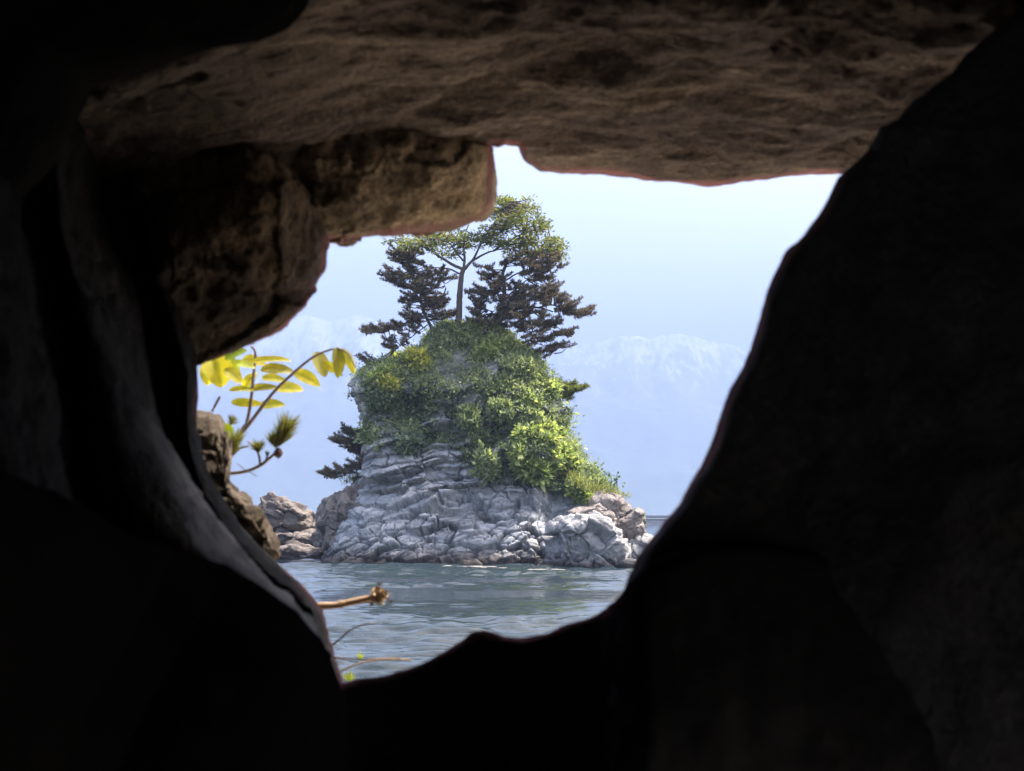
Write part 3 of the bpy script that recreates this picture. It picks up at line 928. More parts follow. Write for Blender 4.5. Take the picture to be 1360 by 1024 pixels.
for i, (ol, Y, lab) in enumerate([
    ([(330, 722), (345, 706), (365, 703), (390, 706), (402, 714), (396, 728), (360, 735), (335, 735)], 74.5, 'low pale rock in front of the peaked brown rock'),
    ([(380, 722), (392, 710), (412, 706), (432, 708), (446, 716), (440, 730), (405, 736), (384, 734)], 73.0, 'flat rock shelf bridging the peaked rock and the sea stack'),
    ([(350, 742), (360, 727), (384, 722), (410, 724), (432, 728), (440, 738), (430, 750), (370, 752)], 71.0, 'lowest flat rock at the waterline left of the sea stack'),
]):
    inflate('shore_rock', ol, Y, 1.3, M_brn, lab, 'rock', 160, 80, 0.5, 0.2, 1.0, 0.28, 1.0, 101 + i * 3, bstretch=(0.6, 1, 1.8))

# strand of wet stones and foam line in front of the stack
wl_ = []
M_foam = plain_mat('pale_shingle', (0.10, 0.09, 0.08), (0.20, 0.185, 0.16), 2.0)
rs = np.random.default_rng(3)
th = np.linspace(0, 2 * np.pi, 20, endpoint=False)
for k in range(26):
    t_ = rs.random()
    px0 = 560 + 190 * t_
    py0 = np.interp(px0, [420, 500, 600, 700, 760], [745, 748, 752, 756, 758]) + rs.uniform(-1, 1)
    Yw = (CAM[2] - 0.03) / ((py0 - HOR) / F)
    c = P(px0, py0, Yw)
    rx, ry, rz = rs.uniform(0.10, 0.45), rs.uniform(0.08, 0.16), rs.uniform(0.025, 0.05)
    wl_.append((c, rx, ry, rz))
for k, (c, rx, ry, rz) in enumerate(wl_[:14]):
    ph = np.linspace(-np.pi / 2, np.pi / 2, 10)
    T, H = np.meshgrid(th, ph, indexing='ij')
    v = np.stack([rx * np.cos(T) * np.cos(H), ry * np.sin(T) * np.cos(H), rz * np.sin(H)], -1).reshape(-1, 3)
    v = v * (1 + 0.35 * fbm(v * 4 + k * 9, 3, k))[:, None] + c
    o = mesh_obj('strand_stone', v, grid_faces(20, 10, True), M_foam)
    tag(o, 'small pale stone awash along the waterline below the stack', 'stone', 'stones awash along the waterline')


# ------------------------------------------------------------------ plant builders
class Geo:
    def __init__(self):
        self.V, self.F, self.T, self.n = [], [], [], 0

    def add(self, V, F, tint=None):
        V = np.asarray(V, float).reshape(-1, 3)
        self.V.append(V)
        self.F.append(np.asarray(F, int) + self.n)
        self.T.append(np.zeros(len(V)) if tint is None else np.broadcast_to(np.asarray(tint, float).reshape(-1), (len(V),)))
        self.n += len(V)

    def tube(self, pts, r, sides=6):
        pts = np.asarray(pts, float)
        r = np.broadcast_to(np.asarray(r, float), (len(pts),))
        d = np.gradient(pts, axis=0)
        d /= np.linalg.norm(d, axis=1, keepdims=True) + 1e-9
        ref = np.where(np.abs(d[:, 2:3]) > 0.9, np.array([[1.0, 0, 0]]), np.array([[0, 0, 1.0]]))
        a = np.cross(d, ref)
        a /= np.linalg.norm(a, axis=1, keepdims=True) + 1e-9
        b = np.cross(d, a)
        th = np.linspace(0, 2 * np.pi, sides, endpoint=False)
        ring = pts[None] + r[None, :, None] * (np.cos(th)[:, None, None] * a[None] + np.sin(th)[:, None, None] * b[None])
        self.add(ring, grid_faces(sides, len(pts), True))

    def blades(self, c, d, wdir, L, W, tint):
        """diamond shaped leaves: base c, direction d, width direction wdir"""
        c = np.asarray(c); L = np.asarray(L).reshape(-1, 1); W = np.asarray(W).reshape(-1, 1)
        v = np.stack([c, c + d * L * 0.5 + wdir * W * 0.5, c + d * L, c + d * L * 0.5 - wdir * W * 0.5], 1)
        n = len(c)
        f = np.arange(n * 4).reshape(n, 4)
        self.add(v.reshape(-1, 3), f, np.repeat(tint, 4))

    def build(self, name, mat, parent=None, root=None, smooth=True):
        V = np.concatenate(self.V)
        if root is not None:
            V = local(V, root)
        return mesh_obj(name, V, np.concatenate(self.F), mat, parent, smooth, {'tint': np.concatenate(self.T)})


def unit(v):
    return v / (np.linalg.norm(v, axis=-1, keepdims=True) + 1e-9)


def rdir(n, g):
    return unit(g.normal(size=(n, 3)))


def smooth_line(pts, n):
    """Catmull-Rom through pts, n samples"""
    pts = np.asarray(pts, float)
    m = len(pts)
    if m < 3:
        return resample3(pts, n)
    ext = np.vstack([2 * pts[0] - pts[1], pts, 2 * pts[-1] - pts[-2]])
    out = []
    for s in np.linspace(0, m - 1 - 1e-6, n):
        k = int(s); t = s - k
        p0, p1, p2, p3 = ext[k:k + 4]
        out.append(0.5 * (2 * p1 + (p2 - p0) * t + (2 * p0 - 5 * p1 + 4 * p2 - p3) * t ** 2 + (3 * p1 - p0 - 3 * p2 + p3) * t ** 3))
    return np.array(out)


def resample3(pts, n):
    d = np.concatenate([[0], np.cumsum(np.linalg.norm(np.diff(pts, axis=0), axis=1))])
    t = np.linspace(0, d[-1], n)
    return np.stack([np.interp(t, d, pts[:, k]) for k in range(3)], -1)


M_bark = plain_mat('pine_bark', (0.045, 0.035, 0.032), (0.12, 0.095, 0.085), 6, 0.95, 0.03)
M_bark2 = plain_mat('dark_bark', (0.03, 0.024, 0.022), (0.07, 0.055, 0.05), 6, 0.95, 0.03)
M_ndl_dark = leaf_mat('dark_pine_needles', (0.055, 0.050, 0.034), (0.175, 0.145, 0.100), 0.25, 0.6, (1.1, 1.0, 0.7))
M_ndl_olive = leaf_mat('olive_leaves', (0.040, 0.060, 0.020), (0.20, 0.215, 0.066), 0.45)
M_green = leaf_mat('ground_cover_green', (0.125, 0.165, 0.105), (0.32, 0.365, 0.195), 0.45)
M_lime = leaf_mat('lime_leaves', (0.15, 0.21, 0.085), (0.38, 0.43, 0.19), 0.5)
M_yel = leaf_mat('yellow_shrub', (0.22, 0.25, 0.06), (0.50, 0.49, 0.14), 0.45)
M_grass = leaf_mat('grass_blades', (0.10, 0.13, 0.035), (0.27, 0.26, 0.10), 0.4)


def shoots(g, start, dirs, length, curl, mat_tint, gen, step=0.055, nl=0.17, nw=0.030, per=7, stem=None, spread=0.75):
    """brush-like needle shoots"""
    for s, d, L in zip(start, dirs, length):
        k = max(3, int(L / step))
        tt = np.linspace(0, 1, k)
        pts = s[None] + d[None] * (tt * L)[:, None] + np.array([0, 0, 1.0])[None] * (curl * L * tt ** 2)[:, None]
        if stem is not None:
            stem.tube(pts[:: max(1, k // 4)], 0.012, 4)
        td = unit(np.gradient(pts, axis=0))
        base = np.repeat(pts, per, 0)
        td = np.repeat(td, per, 0)
        r = rdir(len(base), gen)
        nd = unit(td * 0.7 + r * spread + np.array([0, 0, 0.25]))
        wd = unit(np.cross(nd, rdir(len(base), gen)))
        tin = np.clip(gen.random() * 0.5 + gen.normal(size=len(base)) * 0.18 + 0.2, 0, 1)
        g.blades(base, nd, wd, nl * gen.uniform(0.7, 1.2, len(base)), np.full(len(base), nw), tin)


def W3(pts, Y, gen=None):
    """pixel polyline (px, py[, dy]) at depth Y + dy"""
    return np.array([P(p[0], p[1], Y + (p[2] if len(p) > 2 else 0)) for p in pts])


def tree(name, label, Y, trunk, limbs, pads, seed, mats, cat='pine tree', group=None, mode='brush', r0=0.16, tw=1.0, nsc=1.0):
    gen = np.random.default_rng(seed)
    base = P(trunk[0][0], trunk[0][1], Y + (trunk[0][2] if len(trunk[0]) > 2 else 0))
    root = empty(name, base)
    tag(root, label, cat, group)
    wood = Geo()
    tl = smooth_line(W3(trunk, Y), 22)
    wob = 0.03 * fbm(tl * 2.5, 2, seed)
    tl[:, 0] += wob
    wood.tube(tl, np.linspace(r0, r0 * 0.55, len(tl)) * (1 + 0.12 * fbm(tl * 5, 2, seed)), 10)
    wood.build('trunk', mats[0], root, root)
    attach = [tl[8:]]
    for lb in limbs:
        pts, ra, rb = lb
        l3 = smooth_line(W3(pts, Y), 16)
        l3 += 0.035 * np.stack([fbm(l3 * 3 + 5 * k, 2, seed + k) for k in (1, 2, 3)], -1)
        b = Geo()
        b.tube(l3, np.linspace(ra, rb, len(l3)), 7)
        b.build('branch', mats[0], root, root)
        attach.append(l3[2:])
    A = np.concatenate(attach)
    crown, twig = Geo(), Geo()
    for (cx, cy, rx, ry, n, dy, dirx) in pads:
        m = int(n * tw)
        if mode == 'pad':
            rx, ry = rx * 1.04, ry * 1.05
        r = np.sqrt(gen.random(m)); a = gen.uniform(0, 2 * np.pi, m)
        pxs = cx + rx * r * np.cos(a); pys = cy + ry * r * np.sin(a)
        yy = Y + dy + gen.normal(size=m) * max(0.35, rx * 0.0353 * 0.75)
        pts = P(pxs, pys, yy)
        for p in pts:
            dd = np.linalg.norm(A - p, axis=1) + 0.6 * np.abs(A[:, 2] - p[2])
            s = A[np.argmin(dd)]
            if np.linalg.norm(p - s) > 0.15:
                mid = (s + p) / 2 + np.array([0, 0, -0.08 * np.linalg.norm(p - s)]) + gen.normal(size=3) * 0.06
                twig.tube(smooth_line([s, mid, p], 5), np.linspace(0.032, 0.012, 5), 4)
        if mode == 'brush':
            out = np.stack([np.full(m, dirx) + gen.normal(size=m) * 0.45, gen.normal(size=m) * 0.5, gen.normal(size=m) * 0.18 - 0.05], -1)
            L = gen.uniform(0.25, 0.95, m)
            start = pts - unit(out) * (L * 0.45)[:, None]
            shoots(crown, start, unit(out), L, 0.30, 0, gen, nl=0.19 * nsc, nw=0.036 * nsc, per=11, stem=twig)
        else:
            for p in pts:
                k = int(gen.integers(16, 30))
                off = gen.normal(size=(k, 3)) * np.array([0.115, 0.115, 0.06])
                c = p + off
                d = unit(off * np.array([1, 1, 0.4]) + rdir(k, gen) * 0.12 + np.array([0, 0, 0.02]))
                wd = unit(np.cross(d, rdir(k, gen)))
                crown.blades(c, d, wd, gen.uniform(0.11, 0.24, k), gen.uniform(0.05, 0.10, k), np.clip(gen.random() * 0.6 + gen.normal(size=k) * 0.2 + 0.2, 0, 1))
    if twig.V:
        twig.build('twigs', mats[0], root, root)
    crown.build('crown', mats[1], root, root, smooth=False)
    return root


# ---- tall tree with an umbrella crown
tree('pine_tree', 'tall bare-trunked pine with a spreading olive green umbrella crown on the summit', 68.6,
     [(608, 440), (609, 425), (610, 405), (611, 385), (613, 368), (616, 356)],
     [([(616, 358), (602, 352, -.1), (587, 343, -.2), (573, 333, -.3), (560, 327, -.4), (540, 322, -.5), (518, 318, -.6)], .085, .02),
      ([(612, 364), (596, 357, .3), (582, 356, .5), (568, 354, .6), (552, 350, .7)], .045, .012),
      ([(616, 357), (617, 342), (616, 328), (618, 310, .2), (624, 295, .4), (634, 284, .5)], .075, .018),
      ([(615, 346), (606, 335, -.4), (596, 322, -.7), (586, 309, -.9), (578, 302, -1)], .05, .014),
      ([(617, 357), (624, 350), (634, 342, .1), (648, 335, .2), (662, 331, .4)], .085, .03),
      ([(628, 346), (637, 328, -.2), (648, 308, -.4), (660, 292, -.5), (672, 278, -.6), (684, 268, -.6)], .06, .015),
      ([(655, 333, .2), (672, 322, .1), (690, 312, 0), (708, 306, 0), (728, 304, 0)], .055, .014),
      ([(662, 331, .4), (682, 330, .6), (704, 326, .8), (730, 326, .9)], .04, .012),
      ([(641, 320, -.2), (652, 304, .4), (664, 284, .8), (668, 270, 1)], .035, .012),
      ([(596, 322, -.7), (575, 317, -1), (552, 314, -1.2)], .03, .010),
      ([(616, 328), (604, 314, .6), (598, 304, .8)], .03, .010)],
     [(682, 274, 34, 12, 34, 0, .4), (700, 288, 30, 10, 30, 0, .5), (664, 292, 26, 12, 26, 0, .2), (700, 304, 32, 9, 26, 0, .5), (716, 318, 26, 8, 24, .3, .6), (736, 326, 18, 8, 20, .3, .6), (742, 342, 11, 6, 8, .5, .6),
      (650, 308, 20, 9, 15, 0, 0), (628, 318, 24, 10, 18, .3, 0), (600, 314, 26, 8, 20, 0, -.3), (572, 318, 26, 8, 22, -.3, -.5), (540, 321, 26, 6, 20, -.5, -.7), (592, 334, 22, 7, 12, -.2, -.3), (640, 282, 14, 8, 10, .2, 0),
      (694, 336, 30, 9, 22, .4, .5), (668, 266, 14, 5, 12, 0, 0), (660, 318, 22, 9, 18, .3, 0), (684, 322, 24, 8, 18, -.4, .2), (720, 336, 20, 7, 16, 0, .5), (612, 328, 18, 6, 10, .5, 0), (556, 330, 20, 5, 12, .2, -.5), (652, 278, 12, 10, 9, 0, 0)],
     11, (M_bark, M_ndl_olive), 'pine tree', mode='pad', r0=0.20)

# ---- dark pine on the right of it, with long drooping arms
tree('pine_tree', 'dark spreading pine reaching out over the right shoulder of the summit', 68.2,
     [(640, 446), (648, 432), (660, 420), (668, 405), (670, 385), (668, 365), (672, 350)],
     [([(652, 428), (672, 414, .2), (695, 409, .3), (715, 408, .3), (735, 414, .3)], .085, .03),
      ([(668, 400), (684, 385, -.3), (700, 372, -.5), (716, 360, -.6)], .05, .015),
      ([(669, 390), (658, 376, .4), (646, 366, .5), (632, 362, .6)], .04, .012),
      ([(715, 408, .3), (735, 405, .1), (752, 414, 0), (768, 418, -.1), (780, 411, -.1)], .045, .012),
      ([(700, 409, .3), (722, 424, .4), (742, 436, .4), (758, 446, .4)], .04, .012),
      ([(690, 412, .3), (705, 436, .2), (718, 456, .1), (736, 470, 0)], .035, .010),
      ([(668, 375), (690, 362, .4), (715, 358, .6), (738, 352, .6)], .045, .012),
      ([(646, 436), (655, 452, .4), (672, 462, .5), (694, 466, .5)], .035, .010),
      ([(660, 420), (645, 410, -.3), (630, 402, -.5), (622, 396, -.5)], .03, .010)],
     [(716, 346, 26, 8, 24, 0, .5), (736, 354, 12, 6, 10, .2, .7), (690, 348, 26, 9, 26, 0, .4), (716, 366, 22, 9, 26, 0, .5), (660, 372, 26, 11, 28, 0, 0), (640, 388, 16, 11, 14, 0, -.3), (690, 384, 22, 8, 16, 0, .4), (722, 384, 16, 10, 20, 0, .6), (734, 398, 16, 8, 18, 0, .7),
      (750, 410, 14, 8, 18, 0, .8), (768, 418, 12, 4, 12, 0, 1), (776, 413, 5, 2, 4, 0, 1), (722, 432, 22, 7, 22, 0, .7), (746, 444, 13, 6, 14, 0, .9), (700, 420, 24, 8, 20, 0, .5), (668, 404, 20, 8, 14, 0, .2), (728, 450, 8, 5, 8, 0, .8), (740, 462, 12, 4, 9, 0, .9),
      (722, 470, 14, 5, 9, 0, .8), (706, 452, 10, 8, 8, 0, .5), (650, 400, 18, 12, 20, .3, -.1), (630, 416, 14, 12, 14, .4, -.2), (690, 402, 26, 10, 22, .3, .3), (676, 420, 24, 10, 20, .2, .1), (712, 400, 20, 10, 18, -.3, .5), (704, 440, 22, 8, 16, .3, .5), (654, 424, 26, 7, 16, 0, 0), (686, 434, 18, 6, 10, 0, .3), (640, 358, 12, 6, 6, 0, -.2)],
     23, (M_bark2, M_ndl_dark), 'pine tree', r0=0.14, tw=0.80)

# ---- dark pine on the left
tree('pine_tree', 'dark pine with clustered arms overhanging the left shoulder of the summit', 68.8,
     [(578, 448), (574, 436), (566, 422), (560, 404), (559, 388), (562, 372)],
     [([(566, 422), (552, 424, -.2), (536, 430, -.3), (516, 436, -.3), (496, 440, -.3), (486, 442, -.3)], .045, .012),
      ([(560, 400), (548, 386, -.2), (534, 376, -.3), (520, 372, -.4)], .04, .012),
      ([(560, 390), (552, 370, .2), (538, 354, .3), (522, 344, .4)], .04, .012),
      ([(561, 384), (574, 374, .3), (586, 372, .4), (592, 382, .4)], .03, .010),
      ([(570, 430), (556, 440, .3), (540, 452, .3), (526, 462, .3)], .03, .010)],
     [(548, 338, 18, 6, 12, .2, -.4), (530, 336, 12, 5, 8, 0, -.7), (536, 344, 16, 8, 16, 0, -.6), (528, 364, 18, 8, 20, 0, -.7), (548, 378, 22, 8, 24, 0, -.4), (572, 384, 18, 9, 16, 0, 0), (522, 372, 8, 4, 7, 0, -1), (556, 396, 14, 8, 12, 0, -.4), (540, 402, 10, 6, 8, 0, -.7), (566, 366, 20, 9, 16, .3, 0), (590, 366, 14, 8, 10, .3, .2), (576, 408, 18, 12, 18, .3, 0), (560, 424, 14, 8, 10, .2, -.3), (552, 354, 14, 8, 12, 0, -.3), (584, 402, 14, 12, 16, 0, .2),
      (592, 420, 12, 8, 10, 0, .2), (544, 420, 16, 6, 12, 0, -.7), (522, 434, 16, 5, 15, 0, -.9), (500, 439, 14, 5, 14, 0, -1), (488, 442, 5, 3, 4, 0, -1), (520, 448, 8, 8, 6, 0, -.3), (538, 450, 7, 9, 6, 0, -.3), (548, 436, 8, 9, 6, 0, -.3), (520, 466, 12, 6, 6, 0, -.6), (492, 482, 14, 4, 8, 0, -.9)],
     29, (M_bark2, M_ndl_dark), 'pine tree', r0=0.10, tw=0.85)

# ---- small ones clinging to the flanks
tree('dwarf_pine', 'small dark pine tufts clinging to the upper left cliff face', 68.6, [(490, 600), (482, 592), (474, 584)],
     [([(486, 596), (470, 590), (456, 584), (448, 580)], .03, .01), ([(482, 592), (474, 578), (464, 570)], .025, .01), ([(488, 600), (474, 602), (462, 598)], .02, .008)],
     [(466, 574, 10, 4, 9, 0, -.8), (454, 586, 9, 5, 11, 0, -.9), (468, 592, 13, 5, 13, 0, -.7), (472, 600, 8, 4, 7, 0, -.6), (480, 582, 7, 6, 6, 0, -.4)], 31, (M_bark2, M_ndl_dark), 'pine tree', r0=0.05)
tree('dwarf_pine', 'lowest dark pine branch stretching out over the brown boulder', 68.0, [(492, 616), (482, 618), (474, 622)],
     [([(484, 618), (466, 624), (448, 630), (432, 632)], .035, .01), ([(478, 620), (468, 616), (460, 616)], .02, .008)],
     [(474, 620, 10, 5, 12, 0, -.6), (458, 627, 10, 4, 12, 0, -.8), (442, 631, 9, 4, 10, 0, -1), (434, 630, 4, 3, 4, 0, -1), (484, 612, 8, 6, 8, 0, -.3)], 37, (M_bark2, M_ndl_dark), 'pine tree', r0=0.05)
tree('dwarf_pine', 'flat olive shrubby pine sticking out level from the right cliff edge', 68.0, [(722, 530), (732, 522), (740, 517)],
     [([(732, 522), (748, 516), (762, 515), (775, 517)], .035, .01)],
     [(740, 515, 14, 4, 12, 0, .6), (756, 517, 14, 5, 14, 0, .9), (770, 518, 7, 4, 7, 0, 1), (752, 527, 9, 4, 7, 0, .6), (726, 524, 10, 6, 8, 0, .2)], 41, (M_bark2, M_ndl_olive), 'pine tree', r0=0.05)

# ------------------------------------------------------------------ ground cover on the stack: nobody could count it
front = (ISL_V[:, 1] < IY + 2.5) & (ISL_V[:, 2] > 2)
cand = np.where(front & (ISL_D > 0.05))[0]
gen = np.random.default_rng(99)
# area weighting: keep about even spacing by drawing cells in pixel space
wgt = ISL_D[cand]
sel = gen.choice(cand, 3600, p=wgt / wgt.sum())
gc = Geo()
for i in sel:
    c0 = ISL_V[i]; n0 = ISL_N[i]
    k = int(gen.integers(6, 24))
    rad = gen.uniform(0.10, 0.30)
    off = gen.normal(size=(k, 3)) * rad * np.array([1, 1, 0.7])
    off -= n0 * np.minimum(0, (off @ n0))[:, None] * 1.3
    c = c0 + off + n0 * 0.05
    d = unit(n0 * 0.6 + rdir(k, gen) * 0.9 + np.array([0, 0, 0.05]))
    wd = unit(np.cross(d, rdir(k, gen)))
    big = vnoise(c0[None] * 0.9, 5)[0]
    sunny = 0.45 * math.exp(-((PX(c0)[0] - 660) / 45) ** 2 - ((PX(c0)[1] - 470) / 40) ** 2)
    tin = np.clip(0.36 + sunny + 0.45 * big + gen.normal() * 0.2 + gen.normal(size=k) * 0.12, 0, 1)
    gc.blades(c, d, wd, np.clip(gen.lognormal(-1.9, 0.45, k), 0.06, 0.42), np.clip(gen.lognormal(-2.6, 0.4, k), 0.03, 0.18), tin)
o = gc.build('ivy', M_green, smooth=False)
tag(o, 'mixed green creepers and ivy covering the upper rock of the stack', 'ivy', kind='stuff')


def surf(px, py):
    k = np.argmin((ISL_PX - px) ** 2 + (ISL_PY - py) ** 2 + 1e4 * (~front))
    return ISL_V[k], ISL_N[k]


def shrub(label, blobs, mat, seed, name='shrub', cat='shrub', n=1.0, leaf=(0.12, 0.24), group=None, up=0.15, out=0.5):
    gen = np.random.default_rng(seed)
    c0, _ = surf(*blobs[0][:2])
    root = empty(name, c0)
    tag(root, label, cat, group)
    lv = Geo()
    for (bx, by, rx, ry) in blobs:
        st = Geo()
        s, nn = surf(bx, by)
        sc = s[1] / F
        R3 = np.array([rx * sc, min(rx, ry) * sc, ry * sc])
        cen = s + np.array([0, -0.5, 0]) * R3[1] + nn * 0.1
        m = int(n * 18 * (rx * ry) ** 0.5)
        for j in range(m):
            u = rdir(1, gen)[0] * gen.uniform(0.55, 1.0)
            p = cen + u * R3
            if j % 6 == 0:
                st.tube(smooth_line([s, (s + p) / 2 + gen.normal(size=3) * 0.05, p], 5), np.linspace(0.02, 0.008, 5), 4)
            k = int(gen.integers(7, 13))
            off = gen.normal(size=(k, 3)) * 0.10
            d = unit(u * out + rdir(k, gen) * 0.8 + np.array([0, 0, up]))
            wd = unit(np.cross(d, rdir(k, gen)))
            tin = np.clip(0.45 + 0.3 * gen.normal() + gen.normal(size=k) * 0.15, 0, 1)
            zs = gen.lognormal(0, 0.35, k)
            lv.blades(p + off, d, wd, zs * gen.uniform(leaf[0], leaf[1], k), zs * gen.uniform(leaf[0] * .4, leaf[1] * .5, k), tin)
        if st.V:
            st.build('stem', M_bark2, root, root)
    lv.build('leaves', mat, root, root, smooth=False)
    return root


shrub('bright yellow-green shrub on the upper left shoulder below the dark pine', [(552, 478, 13, 9), (536, 484, 10, 7), (560, 488, 11, 7)], M_yel, 201)
shrub('thin yellow sprig lying on the bare upper left rock edge', [(514, 510, 9, 3), (522, 513, 6, 3)], M_yel, 202, n=0.6)
shrub('olive shrub spilling over the upper left corner of the stack', [(516, 497, 13, 7), (503, 506, 10, 7)], M_lime, 203, n=0.8)
shrub('green shrub at the foot of the tall pine trunk', [(596, 442, 14, 9), (580, 452, 8, 6)], M_green, 204)
shrub('lime green shrub right of the tall pine trunk on the summit', [(624, 444, 12, 9), (640, 452, 14, 8), (628, 434, 6, 5)], M_lime, 205)
shrub('yellowish bush below the dark spreading pine near the summit', [(656, 462, 16, 8), (672, 470, 14, 8), (648, 472, 12, 7)], M_lime, 206)
shrub('leafy green bush on the right shoulder of the stack', [(690, 492, 16, 11), (672, 498, 14, 10), (706, 505, 12, 9)], M_green, 207)
shrub('olive bush at the right edge just under the flat shrubby pine', [(716, 528, 14, 9), (702, 536, 12, 9), (728, 520, 10, 6)], M_lime, 208)
shrub('dull green bush in the middle of the right face', [(700, 556, 16, 10), (682, 562, 14, 11), (664, 545, 14, 12)], M_green, 209)
shrub('broad lime green bush domed over the lower right slope', [(716, 572, 20, 8), (734, 580, 12, 9), (700, 578, 12, 8), (720, 588, 18, 9)], M_lime, 210, n=1.2)
shrub('pale hanging creeper on the left end of the domed bush', [(690, 588, 5, 16), (686, 604, 5, 12)], M_lime, 211, n=0.8)
shrub('large-leaved bright green plant low on the right face', [(702, 622, 12, 8), (714, 630, 9, 7)], M_lime, 212, leaf=(0.2, 0.38), n=0.9)
shrub('bushy green slope between the domed bush and the grass tuft', [(742, 604, 14, 12), (756, 620, 13, 10), (732, 614, 12, 10), (770, 634, 12, 8)], M_lime, 213)
shrub('leafy spray hanging down beside the dark hollow of the right foot', [(766, 650, 9, 8), (774, 662, 7, 7)], M_lime, 214)
shrub('pale grey-green fern tuft at the base of the green left face', [(548, 588, 12, 6), (540, 594, 9, 6), (556, 592, 9, 5)], leaf_mat('pale_fern', (0.10, 0.14, 0.10), (0.22, 0.27, 0.20), 0.3), 215, 'fern', 'fern', leaf=(0.15, 0.32))
shrub('dark ivy curtain hanging down the middle of the stack', [(632, 590, 14, 22), (646, 618, 14, 18), (624, 560, 14, 18)], M_green, 216, n=0.8)

# grass tufts
def grass(label, spots, seed, L=(0.25, 0.6), n=70, mat=None):
    gen = np.random.default_rng(seed)
    root_p = P(*spots[0])
    root = empty('grass_tuft', root_p)
    tag(root, label, 'grass tuft')
    for s in spots:
        g = Geo()
        p0 = P(*s)
        c = p0 + gen.normal(size=(n, 3)) * np.array([0.22, 0.3, 0.06])
        d = unit(np.stack([gen.normal(size=n) * 0.35, gen.normal(size=n) * 0.35, np.ones(n)], -1))
        wd = unit(np.cross(d, rdir(n, gen)))
        g.blades(c, d, wd, gen.uniform(*L, n), np.full(n, 0.035), gen.random(n))
        g.build('blades', mat or M_grass, root, root, smooth=False)


grass('yellow-green grass tuft along the ridge above the flat-topped brown block', [(780, 650, 64.5), (790, 653, 64), (800, 656, 63.6), (770, 644, 65), (760, 636, 65.5), (808, 657, 63.4)], 301)
grass('small grass tuft on top of the brown boulder with yellow lichen', [(470, 638, 68.4), (478, 634, 68.6), (464, 642, 68.2)], 302, (0.15, 0.4))
grass('short grass crest on the block at the far right of the stack', [(818, 660, 63.4), (826, 662, 63.4), (812, 658, 63.4)], 303, (0.15, 0.35))
# tall broad-leaved weed standing on the ridge
gen = np.random.default_rng(304)
wr = empty('weed', P(808, 658, 63.5))
tag(wr, 'tall thin weed with round leaves standing against the sky above the grass tuft', 'weed')
st, lv = Geo(), Geo()
for (tx_, ty_, b) in [(803, 629, 806), (812, 633, 808), (820, 634, 809), (817, 640, 809), (799, 642, 805)]:
    l = smooth_line(W3([(b, 660), ((b + tx_) / 2 + 1, (660 + ty_) / 2), (tx_, ty_)], 63.5), 8)
    st = Geo()
    st.tube(l, np.linspace(0.014, 0.007, 8), 4)
    st.build('stem', M_bark2, wr, wr)
    for k in range(9):
        p = l[-1] + gen.normal(size=3) * np.array([0.09, 0.09, 0.07])
        d = rdir(1, gen); wd = unit(np.cross(d, rdir(1, gen)))
        lv.blades(p[None], d, wd, [0.15], [0.11], [gen.random()])
lv.build('leaves', leaf_mat('weed_leaf', (0.03, 0.06, 0.04), (0.07, 0.11, 0.06), 0.3), wr, wr, smooth=False)

# ------------------------------------------------------------------ plants just outside the opening
ZS = 4.265


def z3(x, y):
    return 240 + x / ZS, 420 + y / ZS


def zl(pts, Y):
    return np.array([P(*z3(p[0], p[1]), Y + (p[2] if len(p) > 2 else 0)) for p in pts])


M_stem = plain_mat('young_stem', (0.10, 0.075, 0.07), (0.18, 0.14, 0.12), 30, 0.7, 0.001)
M_yleaf = leaf_mat('yellow_leaf', (0.20, 0.215, 0.03), (0.45, 0.40, 0.055), 0.6, 0.5, (1.3, 1.25, 0.5))
M_oleaf = leaf_mat('olive_leaf', (0.15, 0.15, 0.03), (0.25, 0.23, 0.05), 0.5, 0.5, (1.3, 1.25, 0.5))
M_gleaf = leaf_mat('green_leaf', (0.16, 0.22, 0.02), (0.30, 0.34, 0.04), 0.55, 0.5, (1.3, 1.3, 0.4))
Yp = 4.2
pr = empty('sapling', P(*z3(330, 680), Yp))
tag(pr, 'yellow-leaved sapling branch growing across the left of the opening', 'sapling')
g = Geo()
g.tube(smooth_line(zl([(120, 1180, -.75), (200, 980, -.3), (255, 840), (300, 750), (330, 680), (350, 640), (378, 590), (398, 480), (408, 390), (418, 290), (424, 215), (412, 180), (396, 172)], Yp), 40), np.linspace(0.0075, 0.0035, 40), 7)
g.build('stem', M_stem, pr, pr)
g = Geo()
g.tube(smooth_line(zl([(330, 680), (395, 600), (470, 500), (540, 415), (640, 320), (740, 238), (830, 195), (890, 185), (945, 210), (990, 290)], Yp - .05), 40), np.linspace(0.0065, 0.002, 40), 7)
g.build('stem', M_stem, pr, pr)
g = Geo()
g.tube(smooth_line(zl([(140, 660, -.55), (160, 590, -.2), (175, 545), (195, 505), (222, 455)], Yp), 8), np.linspace(0.005, 0.004, 8), 6)
g.build('stem', M_stem, pr, pr)


